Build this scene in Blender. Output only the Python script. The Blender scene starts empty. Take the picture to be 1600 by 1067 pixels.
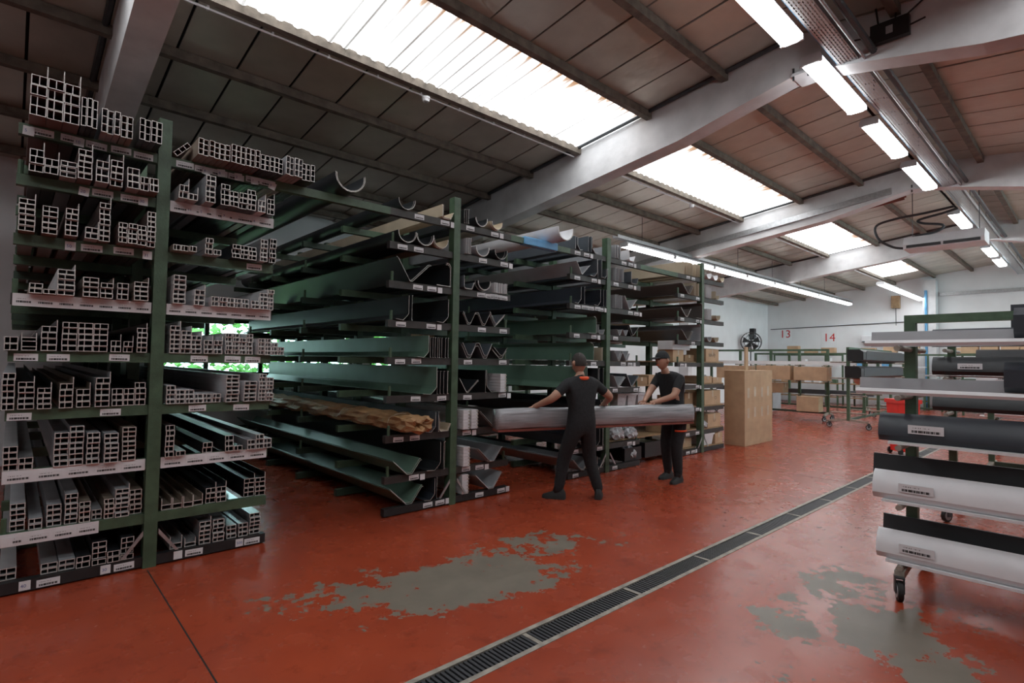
import bpy, bmesh, math, random
from mathutils import Vector, Matrix
random.seed(7)
SC = bpy.context.scene
COL = SC.collection
PI = math.pi

# ------------------------------------------------------------------ camera
cam_d = bpy.data.cameras.new('camera'); cam = bpy.data.objects.new('camera', cam_d); COL.objects.link(cam)
cam_d.sensor_width = 36.0; cam_d.sensor_fit = 'HORIZONTAL'; cam_d.lens = 36.0*845.62/1600; cam_d.clip_end = 200
yaw, pitch, roll = 0.827206, 0.0360015, 0.0150013
Fv = Vector((math.cos(pitch)*math.cos(yaw), math.cos(pitch)*math.sin(yaw), math.sin(pitch)))
Rv = Vector((math.sin(yaw), -math.cos(yaw), 0)); Uv = Rv.cross(Fv)
R2 = Rv*math.cos(roll)+Uv*math.sin(roll); U2 = -Rv*math.sin(roll)+Uv*math.cos(roll)
cam.matrix_world = Matrix(((R2.x, U2.x, -Fv.x, 0), (R2.y, U2.y, -Fv.y, 0), (R2.z, U2.z, -Fv.z, 1.62), (0, 0, 0, 1)))
SC.camera = cam

# ------------------------------------------------------------------ world, exposure
SKYLIGHT_POWER = 3.2
TUBE_POWER = 9.0
w = bpy.data.worlds.new('sky'); SC.world = w; w.use_nodes = True
bg = w.node_tree.nodes['Background']; bg.inputs[0].default_value = (0.78, 0.9, 1.0, 1); bg.inputs[1].default_value = 6.0
SC.view_settings.view_transform = 'Standard'; SC.view_settings.look = 'None'
SC.view_settings.exposure = 0.58; SC.view_settings.gamma = 1.0; SC.view_settings.use_curve_mapping = False
SC.cycles.use_denoising = True
SC.cycles.use_adaptive_sampling = True; SC.cycles.adaptive_threshold = .08
SC.cycles.max_bounces = 6; SC.cycles.diffuse_bounces = 3; SC.cycles.glossy_bounces = 3; SC.cycles.transparent_max_bounces = 12
SC.cycles.caustics_reflective = False; SC.cycles.caustics_refractive = False
SC.cycles.sample_clamp_indirect = 6.0

# ------------------------------------------------------------------ materials
M = {}
def mat(name, col, rough=0.5, metal=0.0, var=0.15, scale=6.0, bump=0.0, bscale=40.0, spec=0.5, emit=None, alpha=None):
    m = bpy.data.materials.new(name); m.use_nodes = True
    nt = m.node_tree; N = nt.nodes; L = nt.links; b = N['Principled BSDF']
    b.inputs['Roughness'].default_value = rough; b.inputs['Metallic'].default_value = metal
    b.inputs['Specular IOR Level'].default_value = spec
    tc = N.new('ShaderNodeTexCoord')
    if var > 0:
        nz = N.new('ShaderNodeTexNoise'); nz.inputs['Scale'].default_value = scale; nz.inputs['Detail'].default_value = 5
        L.new(tc.outputs['Object'], nz.inputs['Vector'])
        mx = N.new('ShaderNodeMix'); mx.data_type = 'RGBA'
        mx.inputs[6].default_value = (*[c*(1-var) for c in col], 1); mx.inputs[7].default_value = (*[min(1, c*(1+var)) for c in col], 1)
        mr = N.new('ShaderNodeMapRange'); mr.inputs[1].default_value = .3; mr.inputs[2].default_value = .7
        L.new(nz.outputs['Fac'], mr.inputs[0]); L.new(mr.outputs[0], mx.inputs[0]); L.new(mx.outputs[2], b.inputs['Base Color'])
    else:
        b.inputs['Base Color'].default_value = (*col, 1)
    if bump > 0:
        nb = N.new('ShaderNodeTexNoise'); nb.inputs['Scale'].default_value = bscale; nb.inputs['Detail'].default_value = 4
        L.new(tc.outputs['Object'], nb.inputs['Vector'])
        bp = N.new('ShaderNodeBump'); bp.inputs['Strength'].default_value = bump; bp.inputs['Distance'].default_value = .02
        L.new(nb.outputs['Fac'], bp.inputs['Height']); L.new(bp.outputs[0], b.inputs['Normal'])
    if emit:
        b.inputs['Emission Color'].default_value = (*emit[0], 1); b.inputs['Emission Strength'].default_value = emit[1]
    if alpha is not None: b.inputs['Alpha'].default_value = alpha
    M[name] = m
    return m
mat('green', (0.06, 0.105, 0.062), .45, 0, .25, 9, .1, 60)
mat('green_dark', (0.03, 0.055, 0.036), .5, 0, .25, 9)
mat('arm_dark', (0.035, 0.032, 0.03), .5, 0, .3, 9)
mat('base_black', (0.016, 0.016, 0.017), .5, 0, .4, 14)
mat('cut', (0.62, 0.60, 0.57), .45, .3, .12, 60)
mat('raw', (0.68, 0.69, 0.71), .3, .7, .1, 5)
mat('brown', (0.18, 0.125, 0.115), .45, 0, .12, 4)
mat('bronze', (0.28, 0.225, 0.18), .45, .2, .12, 4)
mat('dark', (0.022, 0.025, 0.028), .38, 0, .2, 4)
mat('navy', (0.03, 0.036, 0.046), .35, 0, .12, 4)
mat('grey', (0.36, 0.37, 0.39), .42, 0, .1, 4)
mat('slate', (0.085, 0.1, 0.115), .4, 0, .1, 4)
mat('white', (0.72, 0.72, 0.74), .4, 0, .06, 4)
mat('tan', (0.48, 0.40, 0.29), .5, 0, .1, 4)
mat('taupe', (0.11, 0.095, 0.088), .45, 0, .12, 4)
mat('sheet_green', (0.12, 0.2, 0.15), .4, 0, .1, 4)
mat('kraft', (0.36, 0.2, 0.09), .6, 0, .25, 9, .6, 14)
mat('card', (0.5, 0.34, 0.21), .75, 0, .1, 5, .08, 80)
mat('card_dark', (0.3, 0.185, 0.105), .8, 0, .12, 5)
mat('tape', (0.6, 0.5, 0.38), .25, 0, .1, 5)
mat('plastic_clear', (0.55, 0.57, 0.6), .15, 0, .15, 20, .4, 30)
mat('blue_foam', (0.16, 0.42, 0.72), .5, 0, .08, 6)
mat('red', (0.75, 0.03, 0.02), .45, 0, .08, 5)
mat('wall_white', (0.82, 0.83, 0.845), .8, 0, .04, 1.5, .05, 8)
mat('wall_dim', (0.4, 0.41, 0.41), .85, 0, .1, 1.5)
mat('concrete_white', (0.7, 0.7, 0.71), .8, 0, .12, 3, .25, 9)
mat('purlin', (0.15, 0.125, 0.1), .85, 0, .35, 7, .3, 30)
mat('deck', (0.02, 0.02, 0.02), .9, 0, .2, 3)
mat('galv', (0.42, 0.43, 0.44), .38, .7, .15, 20)
mat('steel_dark', (0.06, 0.065, 0.07), .45, .4, .2, 10)
mat('rubber', (0.015, 0.015, 0.015), .7, 0, .2, 10)
mat('black', (0.01, 0.01, 0.011), .45, 0, .2, 10)
mat('cloth', (0.011, 0.012, 0.014), .85, 0, .3, 30, .2, 60)
mat('skin', (0.42, 0.23, 0.16), .5, 0, .08, 8)
mat('hair', (0.02, 0.013, 0.01), .6, 0, .3, 60, .5, 120)
mat('orange', (0.75, 0.09, 0.02), .6, 0, .1, 10)
mat('grate', (0.055, 0.055, 0.06), .45, .5, .3, 25)
mat('edge_metal', (0.3, 0.27, 0.23), .5, .3, .35, 12)
mat('pit', (0.006, 0.006, 0.006), .9, 0, 0)
mat('paper', (0.72, 0.72, 0.74), .7, 0, .05, 20)
mat('ink', (0.03, 0.03, 0.035), .7, 0, 0)
mat('blue_ink', (0.05, 0.08, 0.3), .7, 0, 0)
mat('red_ink', (0.6, 0.03, 0.03), .7, 0, 0)
mat('pipe_blue', (0.12, 0.35, 0.6), .45, 0, .1, 6)
mat('pipe_red', (0.2, 0.05, 0.035), .5, 0, .2, 6)
mat('hedge', (0.12, 0.3, 0.06), .6, 0, .5, 3)
mat('ground', (0.2, 0.2, 0.15), .9, 0, .3, 2)
mat('wood', (0.3, 0.19, 0.1), .6, 0, .25, 8)
def wrap_mat():
    m = mat('clear_wrap', (0.3, 0.31, 0.33), .2, .1, 0); nt = m.node_tree; N = nt.nodes; L = nt.links; b = N['Principled BSDF']
    tc = N.new('ShaderNodeTexCoord'); mp = N.new('ShaderNodeMapping'); mp.inputs['Scale'].default_value = (1.6, 24, 24); L.new(tc.outputs['Object'], mp.inputs[0])
    nz = N.new('ShaderNodeTexNoise'); nz.inputs['Scale'].default_value = 1.5; nz.inputs['Detail'].default_value = 5; L.new(mp.outputs[0], nz.inputs['Vector'])
    cr = N.new('ShaderNodeMix'); cr.data_type = 'RGBA'; cr.inputs[6].default_value = (.12, .125, .14, 1); cr.inputs[7].default_value = (.5, .5, .52, 1)
    L.new(nz.outputs['Fac'], cr.inputs[0]); L.new(cr.outputs[2], b.inputs['Base Color'])
    bp = N.new('ShaderNodeBump'); bp.inputs['Strength'].default_value = .5; bp.inputs['Distance'].default_value = .01; L.new(nz.outputs['Fac'], bp.inputs['Height']); L.new(bp.outputs[0], b.inputs['Normal'])
wrap_mat()
# lamp tubes
mat('tube', (1, 1, 1), .5, 0, 0, emit=((0.93, 0.98, 1.0), TUBE_POWER))

def foil_mat():
    m = mat('foil_panel', (0.58, 0.53, 0.455), .36, .5, .18, 1.3)
    nt = m.node_tree; N = nt.nodes; L = nt.links; b = N['Principled BSDF']
    tc = N.new('ShaderNodeTexCoord'); nb = N.new('ShaderNodeTexNoise'); nb.inputs['Scale'].default_value = 2.2; nb.inputs['Detail'].default_value = 3
    oi = N.new('ShaderNodeObjectInfo'); ad = N.new('ShaderNodeVectorMath'); ad.operation = 'ADD'
    L.new(tc.outputs['Object'], ad.inputs[0]); L.new(oi.outputs['Location'], ad.inputs[1]); L.new(ad.outputs[0], nb.inputs['Vector'])
    bp = N.new('ShaderNodeBump'); bp.inputs['Strength'].default_value = .35; bp.inputs['Distance'].default_value = .06
    L.new(nb.outputs['Fac'], bp.inputs['Height']); L.new(bp.outputs[0], b.inputs['Normal'])
    return m
foil_mat()

def skylight_mat():
    m = bpy.data.materials.new('skylight_sheet'); m.use_nodes = True; nt = m.node_tree; N = nt.nodes; L = nt.links
    b = N['Principled BSDF']; b.inputs['Roughness'].default_value = .5; b.inputs['Base Color'].default_value = (.8, .8, .78, 1)
    tc = N.new('ShaderNodeTexCoord'); sp = N.new('ShaderNodeSeparateXYZ'); L.new(tc.outputs['Generated'], sp.inputs[0])
    # rust and dirt that has washed down from the upper lap (high edge of the sheet)
    mp = N.new('ShaderNodeMapping'); mp.inputs['Scale'].default_value = (9, .5, 1); L.new(tc.outputs['Object'], mp.inputs[0])
    nz = N.new('ShaderNodeTexNoise'); nz.inputs['Scale'].default_value = 1.6; nz.inputs['Detail'].default_value = 6; L.new(mp.outputs[0], nz.inputs['Vector'])
    a = N.new('ShaderNodeMath'); a.operation = 'MULTIPLY_ADD'; a.inputs[1].default_value = .74; L.new(nz.outputs['Fac'], a.inputs[0])
    inv = N.new('ShaderNodeMath'); inv.operation = 'MULTIPLY_ADD'; inv.inputs[1].default_value = -1.0; inv.inputs[2].default_value = .0; L.new(sp.outputs['Y'], inv.inputs[0])
    L.new(inv.outputs[0], a.inputs[2])
    mr = N.new('ShaderNodeMapRange'); mr.inputs[1].default_value = .1; mr.inputs[2].default_value = .3; L.new(a.outputs[0], mr.inputs[0])
    mx = N.new('ShaderNodeMix'); mx.data_type = 'RGBA'; mx.inputs[7].default_value = (.085, .045, .018, 1)
    L.new(mr.outputs[0], mx.inputs[0])
    m2 = N.new('ShaderNodeMapping'); m2.inputs['Scale'].default_value = (11.3, .25, 1); L.new(tc.outputs['Object'], m2.inputs[0])
    n2 = N.new('ShaderNodeTexNoise'); n2.inputs['Scale'].default_value = 1.0; n2.inputs['Detail'].default_value = 3; L.new(m2.outputs[0], n2.inputs['Vector'])
    r2 = N.new('ShaderNodeMapRange'); r2.inputs[1].default_value = .5; r2.inputs[2].default_value = .68; L.new(n2.outputs['Fac'], r2.inputs[0])
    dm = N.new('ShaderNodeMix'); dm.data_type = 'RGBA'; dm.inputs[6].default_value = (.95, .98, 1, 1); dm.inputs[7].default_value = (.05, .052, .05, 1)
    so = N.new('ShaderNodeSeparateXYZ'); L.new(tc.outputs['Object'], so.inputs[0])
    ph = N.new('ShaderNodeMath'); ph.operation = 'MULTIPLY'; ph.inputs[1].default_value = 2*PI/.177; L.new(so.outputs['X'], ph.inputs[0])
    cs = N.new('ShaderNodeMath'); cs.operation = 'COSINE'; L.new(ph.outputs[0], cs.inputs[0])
    vl = N.new('ShaderNodeMapRange'); vl.inputs[1].default_value = -.6; vl.inputs[2].default_value = -.95; L.new(cs.outputs[0], vl.inputs[0])   # dark lines painted along the troughs in place of shading on the waves
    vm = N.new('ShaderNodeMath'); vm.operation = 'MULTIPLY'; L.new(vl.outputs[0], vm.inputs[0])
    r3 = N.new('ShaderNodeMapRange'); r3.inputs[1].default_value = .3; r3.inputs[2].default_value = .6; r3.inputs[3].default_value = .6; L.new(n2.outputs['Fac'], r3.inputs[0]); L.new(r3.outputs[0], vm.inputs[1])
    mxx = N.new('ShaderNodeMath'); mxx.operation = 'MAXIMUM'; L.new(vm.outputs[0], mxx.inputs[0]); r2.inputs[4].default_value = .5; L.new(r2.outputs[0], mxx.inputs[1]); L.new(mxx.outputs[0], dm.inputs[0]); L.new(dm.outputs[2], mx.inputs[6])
    L.new(mx.outputs[2], b.inputs['Emission Color']); b.inputs['Emission Strength'].default_value = SKYLIGHT_POWER
    M['skylight'] = m
skylight_mat()

def floor_mat():
    m = bpy.data.materials.new('red_floor'); m.use_nodes = True; nt = m.node_tree; N = nt.nodes; L = nt.links
    b = N['Principled BSDF']; tc = N.new('ShaderNodeTexCoord')
    def noise(s, d=6, r=.55, vec=None):
        n = N.new('ShaderNodeTexNoise'); n.inputs['Scale'].default_value = s; n.inputs['Detail'].default_value = d; n.inputs['Roughness'].default_value = r
        L.new(vec or tc.outputs['Object'], n.inputs['Vector']); return n.outputs['Fac']
    def math_(op, a, c, d=None):
        n = N.new('ShaderNodeMath'); n.operation = op
        for i, v in enumerate((a, c, d)):
            if v is None: continue
            if isinstance(v, (int, float)): n.inputs[i].default_value = v
            else: L.new(v, n.inputs[i])
        return n.outputs[0]
    sp = N.new('ShaderNodeSeparateXYZ'); L.new(tc.outputs['Object'], sp.inputs[0])
    field = None   # worn spots: where trucks turn the paint has gone
    for (cx, cy, rx, ry, ang, amp) in [(2.5, 3.2, .9, .45, -.3, .64), (1.7, 3.55, .75, .26, -.25, .47), (1.35, 3.72, .4, .15, 0, .4), (3.35, 3.4, .75, .42, 0, .42), (4.0, 3.05, .5, .25, 0, .28),
                                       (3.98, .92, .48, .32, .3, .66), (3.65, .66, .3, .24, 0, .62), (4.5, 1.3, .6, .38, .3, .42), (3.75, 1.42, .5, .28, .4, .44), (3.2, 1.2, .8, .3, 0, .22), (4.6, .62, .5, .3, 0, .25), (2.4, 1.5, .8, .3, 0, .2)]:
        dx = math_('SUBTRACT', sp.outputs['X'], cx); dy = math_('SUBTRACT', sp.outputs['Y'], cy)
        c, s = math.cos(ang), math.sin(ang)
        u = math_('DIVIDE', math_('ADD', math_('MULTIPLY', dx, c), math_('MULTIPLY', dy, s)), rx)
        v = math_('DIVIDE', math_('SUBTRACT', math_('MULTIPLY', dy, c), math_('MULTIPLY', dx, s)), ry)
        r2 = math_('ADD', math_('MULTIPLY', u, u), math_('MULTIPLY', v, v))
        g = math_('MULTIPLY', math_('DIVIDE', 1.0, math_('ADD', 1.0, math_('MULTIPLY', r2, r2))), amp)
        field = g if field is None else math_('MAXIMUM', field, g)
    n1 = noise(3.2, 7, .68); n2 = noise(11, 4, .62)
    wear = math_('ADD', field, math_('ADD', math_('MULTIPLY', math_('SUBTRACT', n1, .5), 1.35), math_('MULTIPLY', math_('SUBTRACT', n2, .5), .75)))
    mask = N.new('ShaderNodeMapRange'); mask.inputs[1].default_value = .385; mask.inputs[2].default_value = .41; L.new(wear, mask.inputs[0])
    # paint
    p = N.new('ShaderNodeMix'); p.data_type = 'RGBA'; p.inputs[6].default_value = (.19, .028, .014, 1); p.inputs[7].default_value = (.40, .067, .026, 1)
    L.new(noise(1.1, 4, .6), p.inputs[0])
    p2 = N.new('ShaderNodeMix'); p2.data_type = 'RGBA'; p2.blend_type = 'MULTIPLY'; p2.inputs[7].default_value = (.62, .55, .5, 1)
    sc = N.new('ShaderNodeMapRange'); sc.inputs[1].default_value = .55; sc.inputs[2].default_value = .75; L.new(noise(5.5, 5, .7), sc.inputs[0])
    L.new(sc.outputs[0], p2.inputs[0]); L.new(p.outputs[2], p2.inputs[6])
    cg = N.new('ShaderNodeMix'); cg.data_type = 'RGBA'; cg.inputs[6].default_value = (.09, .077, .06, 1); cg.inputs[7].default_value = (.22, .185, .145, 1)
    L.new(noise(2.6, 4, .65), cg.inputs[0])
    o = N.new('ShaderNodeMix'); o.data_type = 'RGBA'; L.new(mask.outputs[0], o.inputs[0]); L.new(p2.outputs[2], o.inputs[6]); L.new(cg.outputs[2], o.inputs[7])
    L.new(o.outputs[2], b.inputs['Base Color'])
    rg = math_('ADD', math_('MULTIPLY', mask.outputs[0], .14), math_('MULTIPLY_ADD', noise(4, 3, .6), .22, .15))
    L.new(rg, b.inputs['Roughness'])
    bp = N.new('ShaderNodeBump'); bp.inputs['Strength'].default_value = .2; bp.inputs['Distance'].default_value = .002
    hgt = math_('MULTIPLY', mask.outputs[0], -1.0); L.new(hgt, bp.inputs['Height']); L.new(bp.outputs[0], b.inputs['Normal'])
    M['floor'] = m
floor_mat()

def tray_mat():   # perforated galvanised tray: rows of slots punched through
    m = mat('tray', (0.45, 0.46, 0.47), .35, .7, .1, 20); nt = m.node_tree; N = nt.nodes; L = nt.links; b = N['Principled BSDF']
    tc = N.new('ShaderNodeTexCoord'); mp = N.new('ShaderNodeMapping'); L.new(tc.outputs['Object'], mp.inputs[0]); mp.inputs['Scale'].default_value = (1, 1, 1)
    br = N.new('ShaderNodeTexBrick'); br.inputs['Scale'].default_value = 1; br.inputs['Brick Width'].default_value = .06; br.inputs['Row Height'].default_value = .03
    br.inputs['Mortar Size'].default_value = .009; br.inputs['Mortar Smooth'].default_value = 0
    L.new(mp.outputs[0], br.inputs['Vector']); L.new(br.outputs['Fac'], b.inputs['Alpha'])
tray_mat()

def barcode_mat():
    m = mat('barcode', (0.7, 0.7, 0.72), .7, 0, 0); nt = m.node_tree; N = nt.nodes; L = nt.links; b = N['Principled BSDF']
    tc = N.new('ShaderNodeTexCoord'); sp = N.new('ShaderNodeSeparateXYZ'); L.new(tc.outputs['UV'], sp.inputs[0])
    cmb = N.new('ShaderNodeCombineXYZ'); L.new(sp.outputs['X'], cmb.inputs[0])
    wn = N.new('ShaderNodeTexNoise'); wn.inputs['Scale'].default_value = 38; wn.inputs['Detail'].default_value = 1; L.new(cmb.outputs[0], wn.inputs['Vector'])
    def mth(op, a, c):
        n = N.new('ShaderNodeMath'); n.operation = op
        for i, v in enumerate((a, c)):
            if isinstance(v, (int, float)): n.inputs[i].default_value = v
            else: L.new(v, n.inputs[i])
        return n.outputs[0]
    band = mth('MULTIPLY', mth('GREATER_THAN', sp.outputs['Y'], .14), mth('LESS_THAN', sp.outputs['Y'], .42))
    inx = mth('MULTIPLY', mth('GREATER_THAN', sp.outputs['X'], .1), mth('LESS_THAN', sp.outputs['X'], .9))
    bars = mth('MULTIPLY', mth('MULTIPLY', band, inx), mth('GREATER_THAN', wn.outputs['Fac'], .43))
    band2 = mth('MULTIPLY', mth('GREATER_THAN', sp.outputs['Y'], .62), mth('LESS_THAN', sp.outputs['Y'], .74))
    txt = mth('MULTIPLY', mth('MULTIPLY', band2, mth('MULTIPLY', mth('GREATER_THAN', sp.outputs['X'], .1), mth('LESS_THAN', sp.outputs['X'], .6))), mth('GREATER_THAN', wn.outputs['Fac'], .52))
    mx = N.new('ShaderNodeMix'); mx.data_type = 'RGBA'; mx.inputs[6].default_value = (.7, .7, .72, 1); mx.inputs[7].default_value = (.03, .03, .03, 1)
    L.new(mth('MAXIMUM', bars, txt), mx.inputs[0]); L.new(mx.outputs[2], b.inputs['Base Color'])
barcode_mat()

def glass_mat():
    m = bpy.data.materials.new('window_glass'); m.use_nodes = True; nt = m.node_tree; N = nt.nodes; L = nt.links
    for n in list(N): N.remove(n)
    out = N.new('ShaderNodeOutputMaterial'); t = N.new('ShaderNodeBsdfTransparent'); t.inputs[0].default_value = (.82, .95, .92, 1)
    g = N.new('ShaderNodeBsdfGlossy'); g.inputs['Roughness'].default_value = .03; fr = N.new('ShaderNodeFresnel'); fr.inputs[0].default_value = 1.45
    mx = N.new('ShaderNodeMixShader'); L.new(fr.outputs[0], mx.inputs[0]); L.new(t.outputs[0], mx.inputs[1]); L.new(g.outputs[0], mx.inputs[2]); L.new(mx.outputs[0], out.inputs[0])
    M['glass'] = m
glass_mat()

# ------------------------------------------------------------------ helpers
class MB:
    """collects boxes, bars, tubes; build() links them as one mesh object"""
    def __init__(s): s.v = []; s.f = []; s.mi = []; s.mats = []; s.uv = {}
    def slot(s, m):
        if m not in s.mats: s.mats.append(m)
        return s.mats.index(m)
    def add(s, vs, fs, m):
        o = len(s.v); k = s.slot(m); s.v += [tuple(p) for p in vs]
        for f in fs: s.f.append(tuple(o+i for i in f)); s.mi.append(k)
        return s
    def box(s, x0, x1, y0, y1, z0, z1, m, T=None):
        vs = [Vector((x, y, z)) for x in (x0, x1) for y in (y0, y1) for z in (z0, z1)]
        if T: vs = [T @ p for p in vs]
        return s.add(vs, [(0, 1, 3, 2), (4, 6, 7, 5), (0, 4, 5, 1), (2, 3, 7, 6), (0, 2, 6, 4), (1, 5, 7, 3)], m)
    def bevbox(s, x0, x1, y0, y1, z0, z1, b, m):
        bm = bmesh.new(); bmesh.ops.create_cube(bm, size=1)
        for v in bm.verts: v.co = Vector(((x0+x1)/2+v.co.x*(x1-x0), (y0+y1)/2+v.co.y*(y1-y0), (z0+z1)/2+v.co.z*(z1-z0)))
        bmesh.ops.bevel(bm, geom=list(bm.edges), offset=b, segments=2, affect='EDGES', profile=.5)
        bm.verts.ensure_lookup_table()
        s.add([v.co.copy() for v in bm.verts], [[v.index for v in f.verts] for f in bm.faces], m) if not bm.verts.index_update() else None
        bm.free(); return s
    def tube(s, pts, r, m, n=8, cap=True):
        pts = [Vector(p) for p in pts]; rings = []; up = None
        rr = r if isinstance(r, (list, tuple)) else [r]*len(pts)
        for i, p in enumerate(pts):
            d = (pts[min(i+1, len(pts)-1)]-pts[max(i-1, 0)]).normalized()
            if up is None: up = Vector((0, 0, 1)) if abs(d.z) < .9 else Vector((1, 0, 0))
            a = d.cross(up)
            if a.length < 1e-4: a = d.orthogonal()
            a.normalize(); c = a.cross(d).normalized(); up = c
            rings.append([p+(a*math.cos(2*PI*k/n)+c*math.sin(2*PI*k/n))*rr[i] for k in range(n)])
        vs = [q for g in rings for q in g]; fs = []
        for i in range(len(pts)-1):
            for k in range(n): fs.append((i*n+k, i*n+(k+1) % n, (i+1)*n+(k+1) % n, (i+1)*n+k))
        if cap: fs.append(tuple(range(n))[::-1]); fs.append(tuple((len(pts)-1)*n+k for k in range(n)))
        return s.add(vs, fs, m)
    def ext(s, poly, y0, y1, m, mend=None, axis='y'):
        """extrude a closed polygon (x,z) along y"""
        n = len(poly); P = (lambda a, b, c: (a, c, b)) if axis == 'y' else (lambda a, b, c: (c, a, b))
        vs = [P(a, b, y0) for a, b in poly]+[P(a, b, y1) for a, b in poly]
        s.add(vs, [(i, (i+1) % n, n+(i+1) % n, n+i) for i in range(n)], m)
        o = len(s.v)-2*n; k = s.slot(mend or m)
        s.f.append(tuple(o+i for i in range(n))[::-1]); s.mi.append(k); s.f.append(tuple(o+n+i for i in range(n))); s.mi.append(k)
        return s
    def mesh(s, name, smooth=False):
        me = bpy.data.meshes.new(name); me.from_pydata(s.v, [], s.f)
        for m in s.mats: me.materials.append(M[m])
        me.polygons.foreach_set('material_index', s.mi)
        bm = bmesh.new(); bm.from_mesh(me); bmesh.ops.recalc_face_normals(bm, faces=bm.faces); bm.to_mesh(me); bm.free()
        if smooth:
            me.polygons.foreach_set('use_smooth', [True]*len(me.polygons))
            try: me.set_sharp_from_angle(angle=math.radians(40))
            except Exception: pass
        me.update(); return me
    def build(s, name, parent=None, smooth=False, **k): return new(name, s.mesh(name, smooth), parent, **k)

def new(name, data=None, parent=None, loc=None, rot=None, label=None, cat=None, group=None, kind=None):
    o = bpy.data.objects.new(name, data); COL.objects.link(o)
    if parent is not None: o.parent = parent
    if loc is not None: o.location = loc
    if rot is not None: o.rotation_euler = rot
    if label: o['label'] = label
    if cat: o['category'] = cat
    if group: o['group'] = group
    if kind: o['kind'] = kind
    return o

def uvquad(name, w, h, m, t=.002):
    """a thin card facing -Y, with UVs on its front"""
    key = (name, round(w, 3), round(h, 3), m)
    if key in CACHE: return CACHE[key]
    me = bpy.data.meshes.new(name)
    me.from_pydata([(0, 0, 0), (w, 0, 0), (w, 0, h), (0, 0, h), (0, t, 0), (w, t, 0), (w, t, h), (0, t, h)], [],
                   [(0, 1, 2, 3), (5, 4, 7, 6), (1, 5, 6, 2), (4, 0, 3, 7), (3, 2, 6, 7), (4, 5, 1, 0)])
    uv = me.uv_layers.new(name='UVMap'); c = [(0, 0), (1, 0), (1, 1), (0, 1)]
    for p in me.polygons:
        for j, li in enumerate(p.loop_indices): uv.data[li].uv = c[j] if p.index == 0 else (0, 0)
    me.materials.append(M[m]); CACHE[key] = me; return me
CACHE = {}
ords = ['first', 'second', 'third', 'fourth', 'fifth', 'sixth', 'seventh', 'eighth', 'ninth', 'tenth', 'eleventh', 'twelfth']

def text_into(mb, txt, size, origin, right, up, m, depth=0.001):
    """flat lettering laid on a surface: origin is the lower left corner"""
    cu = bpy.data.curves.new('t', 'FONT'); cu.body = txt; cu.size = size; cu.extrude = 0; cu.resolution_u = 3
    o = bpy.data.objects.new('t', cu); COL.objects.link(o); bpy.context.view_layer.update()
    dg = bpy.context.evaluated_depsgraph_get(); me = bpy.data.meshes.new_from_object(o.evaluated_get(dg))
    R = Vector(right); U = Vector(up); Nn = R.cross(U); O = Vector(origin)
    mb.add([O+R*v.co.x+U*v.co.y+Nn*depth for v in me.vertices], [tuple(p.vertices) for p in me.polygons], m)
    bpy.data.objects.remove(o); bpy.data.curves.remove(cu); bpy.data.meshes.remove(me)

# ------------------------------------------------------------------ dimensions of the hall
XB, XG, YL, YR, RIDGE = -5.4, 26.5, 10.75, -6.15, 2.3
FR = [-5.38, .62, 6.62, 12.5, 18.45]            # portal frames (front faces), .28 thick
PUR = [3.22, 4.35, 5.66, 6.75, 7.9, 9.1, 10.3]   # purlin lines, left slope
SL = .118
def zp(y): return 4.97+SL*(5.66-(y if y >= RIDGE else 2*RIDGE-y))   # underside of purlins
def zr(y): return zp(y)+.11                                         # underside of ceiling panels

# ------------------------------------------------------------------ floor, walls
DY0, DY1 = 2.185, 2.375
b = MB(); b.box(XB, XG, DY1, YL, -.15, 0, 'floor').box(XB, XG, YR, DY0, -.15, 0, 'floor').box(XB, XG, DY0, DY1, -.15, -.11, 'pit')
floor = b.build('floor', kind='structure', label='worn red painted concrete floor with bare grey patches')
# saw-cut joints in the floor
for x, y0, y1 in ((.80, 2.4, 4.9), (8.6, 2.4, 4.9), (8.6, -5, 2.15)):
    MB().box(x-.004, x+.004, y0, y1, -.002, .0012, 'pit').build('floor_joint', floor)

# left wall with a band of windows
WZ0, WZ1 = 1.28, 2.3
WIN = [(1.6, 5.3), (5.7, 9.4)]
b = MB(); b.box(XB, XG, YL, YL+.2, 0, WZ0, 'wall_white').box(XB, XG, YL, YL+.2, WZ1, 4.9, 'wall_white')
e = [XB]+[v for p in WIN for v in p]+[XG]
for i in range(0, len(e), 2): b.box(e[i], e[i+1], YL, YL+.2, WZ0, WZ1, 'wall_white')
b.build('wall_left', kind='structure')
for i, (x0, x1) in enumerate(WIN):
    wn = new(f'window_{i+1}', None, loc=(x0, YL, WZ0), kind='structure', label=['long steel framed window behind the first two racks with greenery outside', 'long steel framed window behind the third rack with greenery outside'][i])
    W = x1-x0; H = WZ1-WZ0; n = max(2, round(W/.9))
    fb = MB(); fb.box(0, W, .03, .09, 0, .06, 'green_dark').box(0, W, .03, .09, H-.06, H, 'green_dark').box(0, .06, .03, .09, .06, H-.06, 'green_dark').box(W-.06, W, .03, .09, .06, H-.06, 'green_dark')
    fb.build('window_frame', wn)
    for k in range(1, n): MB().box(W*k/n-.035, W*k/n+.035, .03, .09, .06, H-.06, 'green_dark').build('mullion', wn)
    for k in range(n):
        for z0, z1 in ((.06, H-.06),):
            MB().box(W*k/n+.035, W*(k+1)/n-.035, .055, .061, z0, z1, 'glass').build('pane', wn)
b = MB(); b.ext([(YR, 0), (YL, 0), (YL, zr(YL)), (RIDGE, zr(RIDGE)), (YR, zr(YR))], XG, XG+.2, 'wall_white', axis='x'); b.build('wall_far', kind='structure')
b = MB(); b.ext([(YR, 0), (YL, 0), (YL, zr(YL)), (RIDGE, zr(RIDGE)), (YR, zr(YR))], XB-.2, XB, 'wall_dim', axis='x'); b.build('wall_back', kind='structure')
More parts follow.
